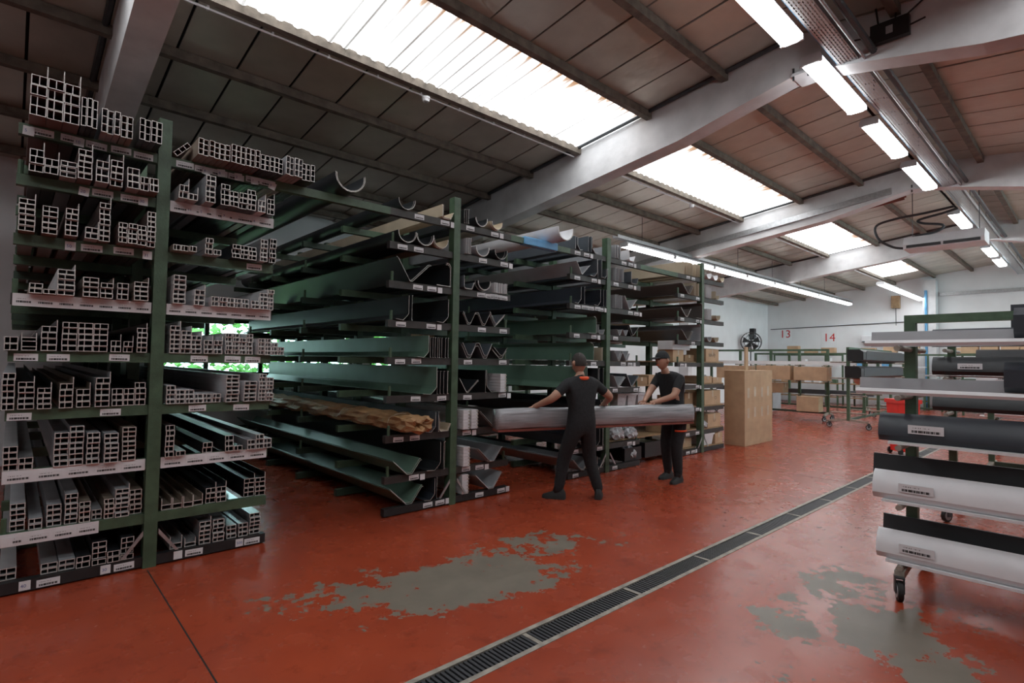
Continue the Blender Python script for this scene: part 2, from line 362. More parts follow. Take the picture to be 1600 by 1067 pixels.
b = MB(); b.box(XB, XG, YR-.2, YR, 0, 1.0, 'wall_white').box(XB, XG, YR-.2, YR, 3.6, 4.9, 'wall_white')
WINR = [(12.9, 18.3), (18.9, 26.2)]  # unseen windows, added so that daylight brightens the far bays
e = [XB]+[v for p in WINR for v in p]+[XG]
for i in range(0, len(e), 2): b.box(e[i], e[i+1], YR-.2, YR, 1.0, 3.6, 'wall_white')
b.build('wall_right', kind='structure')
for i, (x0, x1) in enumerate(WINR):
    wn = new(f'window_{i+3}', None, loc=(x0, YR, 1.0), kind='structure', label='unseen tall steel window added in the right wall to light the far bays')
    W = x1-x0; n = round(W/1.1)
    MB().box(0, W, -.12, -.06, 0, .06, 'white').box(0, W, -.12, -.06, 2.54, 2.6, 'white').build('window_frame', wn)
    for k in range(n+1): MB().box(W*k/n-.03, W*k/n+.03, -.12, -.06, .06, 2.54, 'white').build('mullion', wn)
    for k in range(n): MB().box(W*k/n+.03, W*(k+1)/n-.03, -.093, -.087, .06, 2.54, 'glass').build('pane', wn)

# ------------------------------------------------------------------ roof: deck, panels, purlins, beams, skylights
def slope_T(y):   # local frame on the slope
    a = math.atan(SL); return -a if y >= RIDGE else a
b = MB()
def deck(b, x0, x1, y0, y1):
    z0, z1 = zr(y0)+.05, zr(y1)+.05
    b.add([(x0, y0, z0), (x1, y0, z0), (x1, y1, z1), (x0, y1, z1), (x0, y0, z0+.06), (x1, y0, z0+.06), (x1, y1, z1+.06), (x0, y1, z1+.06)],
          [(0, 1, 2, 3), (4, 7, 6, 5), (0, 4, 5, 1), (1, 5, 6, 2), (2, 6, 7, 3), (3, 7, 4, 0)], 'deck')
deck(b, XB, XG, RIDGE, 4.35); deck(b, XB, XG, 4.35, 5.66); deck(b, XB, XG, 5.66, YL+.2)
yr = [2*RIDGE-y for y in (4.35, 5.66)]
deck(b, XB, XG, yr[0], RIDGE); deck(b, XB, XG, yr[1], yr[0]); deck(b, XB, XG, YR-.2, yr[1])
ceiling = b.build('ceiling', kind='structure', label='low pitched roof lined with foil faced boards between purlins')
ROWS = [(RIDGE+.02, 3.22)]+[(PUR[i], PUR[i+1]) for i in range(6)]+[(10.3, YL)]
ROWS_R = [(2*RIDGE-b_, 2*RIDGE-a_) for a_, b_ in ROWS]
rest = MB(); PW = .6
for y0, y1 in ROWS+ROWS_R:
    right = y1 <= RIDGE+.01
    sky = abs(y0-4.35) < .01 or abs(y1-(2*RIDGE-4.35)) < .01
    g = .008
    za, zb = zr(y0), zr(y1)
    pm = MB(); ya, yb = 0, y1-y0-2*g
    sag = [random.uniform(-.004, .004) for _ in range(4)]
    dz = zb-za
    pm.add([(0, 0, 0), (PW-.028, 0, 0), (PW-.028, yb, dz), (0, yb, dz), (0, 0, .02), (PW-.028, 0, .02), (PW-.028, yb, dz+.02), (0, yb, dz+.02)],
           [(0, 3, 2, 1), (4, 5, 6, 7), (0, 1, 5, 4), (1, 2, 6, 5), (2, 3, 7, 6), (3, 0, 4, 7)], 'foil_panel')
    me = pm.mesh('panel')
    x = XB
    while x < XG-.05:
        # a whole bay of skylight sheets in this row
        near = -.3 < x < 15.2 and (y0 > .2)
        if not sky:
            if near:
                new('panel', me, ceiling, loc=(x, y0+g, za), rot=(random.uniform(-.006, .006), random.uniform(-.006, .006), 0))
            else:
                rest.add([Vector(v.co)+Vector((x, y0+g, za)) for v in me.vertices], [tuple(p.vertices) for p in me.polygons], 'foil_panel')
        x += PW
rest.build('panel_rows', ceiling, kind='stuff')
# skylights: corrugated translucent sheets, one bay each
for y0, y1 in ((4.35, 5.66), (2*RIDGE-5.66, 2*RIDGE-4.35)):
    for k in range(len(FR)):
        x0 = FR[k]+.28; x1 = FR[k+1] if k+1 < len(FR) else XG
        if k == 4: x1 = 24.6
        p = .177; n = int((x1-x0)/p*6); vs = []; fs = []
        ys = [y0-.02+(y1-y0+.04)*j for j in range(2)] if y0 > RIDGE else [y1+.02-(y1-y0+.04)*j for j in range(2)]
        for j, y in enumerate(ys):
            for i in range(n+1):
                xx = (x1-x0)*i/n; vs.append((xx, y-ys[0], zr(y)-zr(ys[0])+.026*math.cos(2*PI*xx/p)))
        for j in range(1):
            for i in range(n): a = j*(n+1)+i; fs.append((a, a+1, a+n+2, a+n+1))
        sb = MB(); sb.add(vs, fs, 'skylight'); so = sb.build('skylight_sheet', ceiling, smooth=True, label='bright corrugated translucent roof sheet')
        so.location = (x0, ys[0], zr(ys[0])-.012)
        if x1 < XG-1 and k == 4:   # last stretch is boarded again
            MB().add([(x1, y0, zr(y0)), (XG, y0, zr(y0)), (XG, y1, zr(y1)), (x1, y1, zr(y1))], [(0, 1, 2, 3)], 'foil_panel').build('panel', ceiling)
# purlins
for y in PUR+[2*RIDGE-q for q in PUR]:
    for k in range(len(FR)):
        x0 = FR[k]+.28; x1 = FR[k+1] if k+1 < len(FR) else XG
        MB().box(x0, x1, y-.045, y+.045, zp(y), zp(y)+.105, 'purlin').build('purlin', ceiling)
# concrete portal beams: tapered, with a haunch at the ridge, plus their columns
def beam_poly(left):
    pts = [(RIDGE, 5.03), (3.0, 4.88), (3.9, 4.68), (7.7, 4.2), (9.9, 3.93), (10.35, 3.6), (YL, 3.55)]
    top = [(YL, zr(YL)+.04), (RIDGE, zr(RIDGE)+.04)]
    pl = pts+top
    if not left: pl = [(2*RIDGE-y, z) for y, z in pl]
    return pl
for k, x in enumerate(FR):
    for left in (True, False):
        bb = MB(); bb.ext(beam_poly(left), x, x+.28, 'concrete_white', axis='x'); bo = bb.build('roof_beam', ceiling, label='white painted concrete roof beam')
    for y0, y1 in ((YL-.38, YL), (YR, YR+.38)):
        MB().box(x, x+.28, y0, y1, 0, 3.6, 'concrete_white').build('column', ceiling)
    # steel shoe that clamps the two halves at the ridge
    cl = MB(); cl.box(x-.03, x+.31, RIDGE-.1, RIDGE+.1, 4.995, 5.03, 'concrete_white')
    for dy in (-.08, .08): cl.tube([(x-.015, RIDGE+dy, 5.09), (x-.015, RIDGE+dy, 4.95)], .012, 'steel_dark', 6)
    cl.build('ridge_shoe', ceiling)
# dark conduit along the near face of each beam and the cable trunking on beam C
for x in FR[1:]:
    MB().tube([(x-.06, y, zr(y)-.02) for y in (10, 7, 5, 3.4, 2.5)], .03, 'steel_dark', 6).build('beam_conduit', ceiling)
# white conduit and smoke detector below the skylight purlin
for k in range(1, len(FR)):
    x0 = FR[k]+.32; x1 = (FR[k+1] if k+1 < len(FR) else XG)-.05
    cd = MB(); cd.tube([(x0, 5.73, zp(5.73)-.015), (x1, 5.73, zp(5.73)-.015)], .012, 'white', 6)
    for i in range(int((x1-x0)/.6)): cd.box(x0+.3+i*.6, x0+.32+i*.6, 5.715, 5.745, zp(5.73)-.03, zp(5.73)+.01, 'white')
    c_o = cd.build('conduit', label='thin white conduit clipped below the '+ords[k-1]+' skylight from the camera', cat='conduit')
for x, nm in ((3.72, 'nearest'), (10.3, 'second')):
    d = new('smoke_detector', None, loc=(x, 5.72, zp(5.72)-.03), label=f'round white smoke detector on the conduit of the {nm} bay', cat='smoke detector')
    q = MB()
    for r0, r1, z0, z1 in ((.055, .055, 0, -.02), (.05, .04, -.02, -.055)): q.tube([(0, 0, z0), (0, 0, z1)], [r0, r1], 'white', 16)
    q.build('housing', d); MB().tube([(0, 0, -.055), (0, 0, -.062)], [.022, .018], 'grey', 12).build('sensor_cap', d)

# ------------------------------------------------------------------ lamps
def lamp(x, y, z, L, label, group):
    t = new('strip_light', None, loc=(x, y, z), label=label, cat='strip light', group=group)
    h = MB(); h.ext([(-.11, .0), (.11, .0), (.09, .045), (-.09, .045)], 0, L, 'white', axis='x')
    h.build('housing', t)
    d = MB(); d.ext([(-.105, -.002), (-.095, -.05), (-.06, -.065), (.06, -.065), (.095, -.05), (.105, -.002)], .03, L-.03, 'tube', axis='x'); d.build('diffuser', t)
    for xx in (0, L-.03):
        MB().box(xx, xx+.03, -.11, .11, -.055, 0, 'white').build('end_cap', t)
    return t
rx = [-2.47, -.3, 1.87, 4.04, 6.21, 8.38, 10.6, 14.6, 16.8, 19.3, 21.5]
for i, x in enumerate(rx):
    lamp(x, 2.065, 4.93, 1.67, f'lit fluorescent strip under the ridge cable tray, {ords[i]} counted from the camera', 'ridge row of strip lights')
for i in range(8):
    lamp(9.7+i*1.97, 7.0, 4.2, 1.9, f'lit fluorescent strip in the long row above the racks, {ords[i]} from the near end', 'left row of strip lights')
for i in range(8):  # unseen mirrored row, added to brighten the far end of the hall
    lamp(9.7+i*1.97, -2.4, 4.2, 1.9, f'lit fluorescent strip of the unseen row added along the right side, {ords[i]} from the near end', 'added right row of strip lights')
for i in range(3):
    lamp(20.4+i*1.95, 4.75, 4.3, 1.9, f'lit fluorescent strip of the short row by the far wall, {ords[i]} from the near end', 'short row of strip lights')
def tray(x0, x1, y0, y1, z, label):
    t = new('cable_tray', None, loc=(x0, y0, z), label=label, cat='cable tray')
    L = x1-x0; W = y1-y0
    MB().box(0, L, 0, W, 0, .003, 'tray').build('tray_bottom', t)
    for yy in (0, W): MB().ext([(yy-.003, 0), (yy+.003, 0), (yy+.003, .07), (yy-.003, .07)], 0, L, 'galv', axis='x').build('side_rail', t)
    for i in range(int(L/2.4)): MB().tube([(1+i*2.4, W/2, .0), (1+i*2.4, W/2, zr(y0)-z)], .006, 'steel_dark', 5).build('hanger_rod', t)
    return t
tray(-3, 26, 1.72, 1.91, 4.95, 'perforated galvanised cable tray running beside the ridge lights')
tray(9.4, 25.6, 6.93, 7.07, 4.29, 'narrow perforated tray carrying the light row above racks')
for i, (y, z, r, m, lb) in enumerate(((1.58, 4.98, .035, 'steel_dark', 'thick dark pipe along the ridge beyond the cable tray'), (1.66, 4.93, .016, 'galv', 'thin grey pipe along the ridge beside the cable tray'),
                              (1.925, 4.985, .014, 'pipe_blue', 'blue cable running behind the ridge strip lights'))):
    MB().tube([(-3, y, z), (26.2, y, z)], r, m, 8).build('pipe', label=lb, cat='pipe')
MB().tube([(13.0, 6.6, 4.55), (13.0, 2.6, 4.98)], .022, 'pipe_red', 6).build('pipe', label='brown red copper pipe slanting under the roof, lower of the pair', cat='pipe')
MB().tube([(13.15, 6.6, 4.63), (13.15, 2.6, 5.06)], .022, 'pipe_red', 6).build('pipe', label='brown red copper pipe slanting under the roof, upper of the pair', cat='pipe')
# perforated trunking on the face of beam C
MB().add([(12.44, 2.7, 4.98), (12.44, 8.6, 4.25), (12.44, 8.6, 4.37), (12.44, 2.7, 5.1), (12.49, 2.7, 4.98), (12.49, 8.6, 4.25), (12.49, 8.6, 4.37), (12.49, 2.7, 5.1)],
         [(0, 1, 2, 3), (4, 7, 6, 5), (0, 4, 5, 1), (3, 2, 6, 7), (0, 3, 7, 4), (1, 5, 6, 2)], 'galv').build('cable_trunking', label='slotted grey cable trunking along the third roof beam', cat='cable tray')

# router on beam B
t = new('router', None, loc=(6.55, 1.42, 5.1), rot=(0, 0, 0), label='black wireless router with antennas fixed on the white roof beam', cat='router')
MB().box(-.02, .05, -.17, .17, -.1, .1, 'black').build('housing', t)
MB().box(-.024, -.02, -.03, .03, -.04, .04, 'grey').build('status_panel', t)
for (y, z, y2, z2) in ((-.15, .1, -.3, .2), (-.05, .1, -.06, .3), (.1, .1, .12, .28), (.17, 0, .34, .03), (-.17, -.02, -.3, .0)):
    MB().tube([(0, y, z), (0, y2, z2)], .009, 'black', 6).build('antenna', t)

# air conditioner hung under the ridge
t = new('air_conditioner', None, loc=(14.2, 2.15, 4.12), label='white ceiling suspended air conditioner with dark outlet slots', cat='air conditioner')
q = MB(); q.ext([(-.32, 0), (.3, .0), (.34, .06), (.34, .26), (-.26, .26), (-.34, .1)], -.66, .66, 'white'); q.build('body', t)
for y0, y1 in ((-.6, -.02), (.02, .6)): MB().box(-.352, -.31, y0, y1, .02, .075, 'black').build('air_outlet', t)
for y in (-.55, .55): MB().tube([(0, y, .26), (0, y, zr(2.15)-4.12)], .008, 'steel_dark', 5).build('hanger_rod', t)
def spline(P, n=8):
    P = [Vector(p) for p in P]; out = []
    for i in range(len(P)-1):
        a, b_, c, d = P[max(i-1, 0)], P[i], P[i+1], P[min(i+2, len(P)-1)]
        for k in range(n):
            u = k/n; out.append(.5*((2*b_)+(c-a)*u+(2*a-5*b_+4*c-d)*u*u+(3*b_-a-3*c+d)*u**3))
    return out+[P[-1]]
for P, lb in (([(14.2, 2.86, 4.2), (14.15, 3.05, 4.25), (14.1, 3.3, 4.45), (14.1, 3.35, 4.75), (14.1, 3.0, 4.85), (14.1, 2.5, 4.88), (14.1, 1.98, 4.93)], 'black insulated hose looping wide left of the air conditioner'),
              ([(14.3, 2.84, 4.3), (14.3, 2.7, 4.44), (14.3, 2.3, 4.5), (14.3, 2.2, 4.62), (14.3, 2.55, 4.72), (14.3, 2.6, 4.8), (14.3, 2.2, 4.87), (14.3, 1.95, 4.93)], 'black insulated hose in an s-bend above the air conditioner')):
    MB().tube(spline(P), .026, 'steel_dark', 8).build('hose', smooth=True, label=lb, cat='hose')

# ------------------------------------------------------------------ floor drain with grate bars
dr = new('floor_drain', None, loc=(0, DY0, 0), label='long slotted metal drain channel set in the red floor', cat='drain')
for y0, y1 in ((-.012, .022), (DY1-DY0-.022, DY1-DY0+.012)):
    MB().box(-1, XG-1, y0, y1, -.1, .003, 'edge_metal').build('channel_edge', dr)
bar = MB().box(0, .017, .022, DY1-DY0-.022, -.025, -.004, 'grate').mesh('grate_bar')
for i in range(290): new('grate_bar', bar, dr, loc=(1.0+i*.03, 0, 0))
rb = MB()
for i in range(290, 820): rb.box(1.0+i*.03, 1.017+i*.03, .022, DY1-DY0-.022, -.025, -.004, 'grate')
for i in range(-70, 0): rb.box(1.0+i*.03, 1.017+i*.03, .022, DY1-DY0-.022, -.025, -.004, 'grate')
rb.build('grate_bars', dr, kind='stuff')
for i in range(26): MB().box(i+.28, i+.31, .02, DY1-DY0-.02, -.025, -.002, 'edge_metal').build('grate_joint', dr)

# ------------------------------------------------------------------ cantilever racks
LV = [.41, .83, 1.24, 1.64, 2.03, 2.44, 2.85, 3.2]     # arm tops
PX = [.82, 3.68, 6.50, 9.33]
PY = [5.0, 6.1, 7.3, 8.45, 9.55, 10.35]
AL = .85
arm_mesh = {}
def arm(side, style, h=.075):
    k = (side, style)
    if k not in arm_mesh:
        q = MB(); x0, x1 = (-AL, -.044) if side < 0 else (.044, AL)
        q.box(x0, x1, -.03, .03, -h, 0, style)
        arm_mesh[k] = q.mesh('arm')
    return arm_mesh[k]
post_me = {}
def post(h):
    if h not in post_me:
        q = MB(); q.box(-.044, .044, -.05, -.042, 0, h, 'green').box(-.044, .044, .042, .05, 0, h, 'green').box(-.006, .006, -.042, .042, 0, h, 'green')
        q.box(-.044, -.038, -.042, .042, 0, h, 'green')
        post_me[h] = q.mesh('post')
    return post_me[h]
pin = MB().tube([(0, 0, 0), (0, 0, .1)], .016, 'green', 8).mesh('stop_pin')
RACKS = []
names = ['nearest', 'second', 'third', 'farthest']
front_arm = {}
for r, px in enumerate(PX):
    rk = new('cantilever_rack', None, loc=(px, 5.0, 0), label=f'green steel cantilever rack loaded with long profiles, {names[r]} of the four', cat='rack', group='cantilever racks')
    RACKS.append(rk)
    for j, y in enumerate(PY):
        new('post', post(3.48), rk, loc=(0, y-5, 0))
        bs = MB(); bs.box(-AL, AL, -.035, .035, .01, .085, 'base_black' if j == 0 else 'green_dark')
        bo = bs.build('base_beam', rk); bo.location = (0, y-5, 0)
        if j == 0: front_arm[(r, 0, 1)] = bo; front_arm[(r, 0, -1)] = bo
        for l, z in enumerate(LV):
            for s in (-1, 1):
                if j == 0: st = 'green' if r == 0 and l not in (4,) else 'arm_dark'
                else: st = 'green' if j % 2 else 'green_dark'
                a = new('arm', arm(s, st), rk, loc=(0, y-5, z))
                if j == 0: front_arm[(r, l+1, s)] = a
                if j in (0, 2, 4) and l < 7 and not (r == 3 and s == 1) and (r > 0 or (s < 0 and l+1 in (7, 5, 1)) or (s > 0 and l+1 == 7)):
                    new('stop_pin', pin, a, loc=(s*(AL-(.05 if r else .02)), 0, 0))
    # gusset feet
    for s in (-1, 1):
        q = MB(); q.ext([(s*.05, .25), (s*.05, .29), (s*.19, .1), (s*.165, .1)], -.064, -.052, 'galv'); q.build('brace', rk)
# label cards
card_n = 0
def cards(r, l, s, xs, wide=.125, h=.05, m='barcode', zoff=None):
    a = front_arm[(r, l, s)]
    for x in xs:
        me = uvquad('label_card', wide, h, m)
        z = -.068 if l > 0 else .02
        new('label_card', me, a, loc=(x-PX[r], -.034 if l > 0 else -.039, z+random.uniform(-.004, .006)), rot=(0, random.uniform(-.03, .03), 0))
def note(r, l, s, x, txt=None, tilt=0., dz=0):
    a = front_arm[(r, l, s)]
    q = MB(); q.box(0, .06, 0, .002, 0, .062, 'paper')
    if txt: text_into(q, txt, .03, (.008, 0, .02), (1, 0, 0), (0, 0, 1), 'blue_ink', .001)
    o = q.build('note_card', a); o.location = (x-PX[r], -.045, (-.08 if l > 0 else .02)+dz); o.rotation_euler = (0, tilt, 0)
def strip(r, l, s, n, x0, x1):
    a = front_arm[(r, l, s)]
    MB().box(x0-PX[r], x1-PX[r], -.036, -.031, -.085, .0, 'white').build('label_strip', a)
    for i in range(n):
        new('label_card', uvquad('label_card', (x1-x0)/n*.86, .05, 'barcode'), a, loc=(x0-PX[r]+(x1-x0)*(i+.08)/n, -.0385, -.07))
# rack one (photo positions)
cards(0, 8, -1, [.03, .19, .33, .48, .62]); note(0, 8, -1, -.01, '5', .05); note(0, 8, -1, .26, '10', .08)
cards(0, 8, 1, [.9, 1.03, 1.15, 1.28, 1.42, 1.54]); [note(0, 8, 1, x, t, random.uniform(-.3, .3)) for x, t in ((1.08, '6'), (1.2, '8'), (1.33, '2'), (1.46, '1'), (1.6, '9'))]
cards(0, 7, -1, [.38, .55]); note(0, 7, -1, .3, '20', .1); note(0, 7, -1, .66, '30')
strip(0, 7, 1, 5, .87, 1.66); [note(0, 7, 1, x, t) for x, t in ((.98, '11'), (1.07, '5'), (1.24, '7'), (1.48, '4'))]
cards(0, 6, -1, [.33, .52]); note(0, 6, -1, .24, '50'); note(0, 6, -1, .7, '31'); cards(0, 6, 1, [1.45])
strip(0, 5, -1, 7, -.02, .77); strip(0, 5, 1, 7, .87, 1.66)
cards(0, 4, -1, [0, .17, .52]); cards(0, 4, 1, [1.05, 1.3, 1.46])
cards(0, 3, -1, [-.02, .48]); cards(0, 3, 1, [1.05, 1.38])
strip(0, 2, -1, 5, -.03, .77); strip(0, 2, 1, 5, .87, 1.66)
strip(0, 1, -1, 4, -.03, .5); note(0, 1, -1, -.02, None)
cards(0, 0, -1, [.17, .6]); note(0, 0, -1, .08, '40'); note(0, 0, -1, .52, '30'); cards(0, 0, 1, [1.06, 1.5]); note(0, 0, 1, .98); note(0, 0, 1, 1.43, '500')
for r in (1, 2, 3):
    for l in range(0, 9):
        for s in (-1, 1):
            if r == 3 and s == 1: continue
            base = PX[r]-.8 if s < 0 else PX[r]+.1
            n = random.choice((1, 2, 2)) if l < 6 else 2
            xs = sorted(random.sample([base+.04, base+.24, base+.42, base+.58], n))
            cards(r, l, s, xs, .12, .05)
            if random.random() < .6: note(r, l, s, xs[-1]+.13)
cards(1, 6, 1, [4.0, 4.13, 4.27]); cards(2, 6, -1, [5.75, 5.9, 6.05, 6.2])
# top bridges from rack to rack
for i, (x0, x1, z, lb) in enumerate(((1.67, 2.83, 3.2, 'between the nearest and second racks'), (4.53, 5.65, 3.2, 'between the second and third racks'), (7.35, 8.48, 3.2, 'between the third and farthest racks'))):
    MB().box(x0, x1, 4.97, 5.03, z-.075, z, 'green').build('bridge_bar', label=f'green top bar {lb}, nearer one', cat='bar')
    MB().box(x0, x1, 8.42, 8.48, z-.075, z, 'green').build('bridge_bar', label=f'green top bar {lb}, deeper one', cat='bar')
q = new('foam_sleeve', None, loc=(4.75, 4.945, 3.115), label='light blue foam sleeve wrapped around the top bar', cat='foam sleeve')
MB().bevbox(0, .62, 0, .11, 0, .105, .012, 'blue_foam').build('sleeve', q); MB().box(.0, .62, .03, .034, -.004, .001, 'grey').build('slit', q)

# ------------------------------------------------------------------ long profiles (cell sections)
def cell_mesh(xs, zs, solid, L, coat, key):
    if key in CACHE: return CACHE[key]
    q = MB(); nx, nz = len(xs)-1, len(zs)-1
    S = lambda i, k: 0 <= i < nx and 0 <= k < nz and solid(i, k)
    for i in range(nx):
        for k in range(nz):
            if not S(i, k): continue
            a, b_, c, d = xs[i], xs[i+1], zs[k], zs[k+1]
            q.add([(a, 0, c), (b_, 0, c), (b_, 0, d), (a, 0, d)], [(0, 1, 2, 3)], 'cut')
            q.add([(a, L, c), (b_, L, c), (b_, L, d), (a, L, d)], [(3, 2, 1, 0)], 'cut')
            for di, dk, e in ((-1, 0, ((a, c), (a, d))), (1, 0, ((b_, d), (b_, c))), (0, -1, ((b_, c), (a, c))), (0, 1, ((a, d), (b_, d)))):
                if not S(i+di, k+dk):
                    (p, u), (s_, v) = e; q.add([(p, 0, u), (p, L, u), (s_, L, v), (s_, 0, v)], [(0, 1, 2, 3)], coat)
    me = q.mesh('profile'); CACHE[key] = me; return me
def prof_mesh(kind, w, h, L, coat):
    t = .005; key = (kind, round(w, 4), round(h, 4), round(L, 2), coat)
    if kind == 'box':      # two chambers
        xs = [0, t, w*.42-t/2, w*.42+t/2, w-t, w]; zs = [0, t, h-t, h]
        return cell_mesh(xs, zs, lambda i, k: k in (0, 2) or i in (0, 2, 4), L, coat, key)
    if kind == 'fin':      # two chambers and an upright flange
        f = h*1.1; xs = [0, t, w*.5-t/2, w*.5+t/2, w-t, w]; zs = [0, t, h-t, h, h+f]
        return cell_mesh(xs, zs, lambda i, k: (k < 3 and (k in (0, 2) or i in (0, 2, 4))) or (k == 3 and i == 4), L, coat, key)
    if kind == 'channel':  # U with a chamber at the foot
        xs = [0, t, w-t, w]; zs = [0, t, h*.4, h*.4+t, h]
        return cell_mesh(xs, zs, lambda i, k: (i in (0, 2)) or k in (0, 2), L, coat, key)
    if kind == 'slim':     # narrow upright, three chambers
        xs = [0, t*.8, w-t*.8, w]; zs = [0, t, h*.33, h*.33+t, h*.66, h*.66+t, h-t, h]
        return cell_mesh(xs, zs, lambda i, k: i in (0, 2) or k in (0, 2, 4, 6), L, coat, key)
KN = {'box': ('box_profile', 'twin-chamber profile'), 'fin': ('flanged_profile', 'flanged profile'), 'channel': ('channel_profile', 'channel profile'), 'slim': ('slim_profile', 'slim upright profile')}
CN = {'brown': 'brown', 'bronze': 'bronze', 'dark': 'anthracite', 'black': 'black', 'grey': 'grey', 'white': 'pale', 'raw': 'bare aluminium', 'slate': 'slate', 'navy': 'navy'}
lvn = ['floor level', 'first shelf', 'second shelf', 'third shelf', 'fourth shelf', 'fifth shelf', 'sixth shelf', 'seventh shelf', 'top shelf']
def stack(lv, side, idx, x, cols, rows, kind, coat, w, h, yf=4.97, jag=.012, tilt=0):
    z0 = (LV[lv-1] if lv else .087)+.002
    nm, kn = KN[kind]; sd = 'left' if side < 0 else 'right'
    grp = f'{nm.replace("_", " ")}s {lvn[lv]} {sd} stack {idx+1}'
    ys = random.uniform(0, .045)-{8: .24, 7: .17, 6: .15, 5: .1, 4: .06, 3: .05, 2: .05}.get(lv, 0)
    for c in range(cols):
        n = rows[c] if isinstance(rows, (list, tuple)) else rows
        for k in range(n):
            top = k == n-1
            pos = (f'{ords[c]} column, {ords[k]} up' if cols > 1 else f'{ords[k]} from bottom') if n > 1 or not cols > 1 else f'{ords[c]} from left'
            label = f'{CN[coat]} {kn}, nearest rack {sd} side, {lvn[lv]}, {ords[idx]} stack, {pos}'
            kd = kind if kind != 'fin' or top else 'box'
            L = 5.3
            o = new(KN[kind][0], prof_mesh(kd, w, h, L, coat), None, loc=(x+c*(w+.003)+random.uniform(-.002, .002)*(k > 0), yf+ys+random.uniform(-jag, jag), z0+k*(h+.0015)),
                    label=label, cat='profile', group=grp)
            if tilt: o.rotation_euler = (0, tilt, 0)
B_, F_, C_, S_ = 'box', 'fin', 'channel', 'slim'
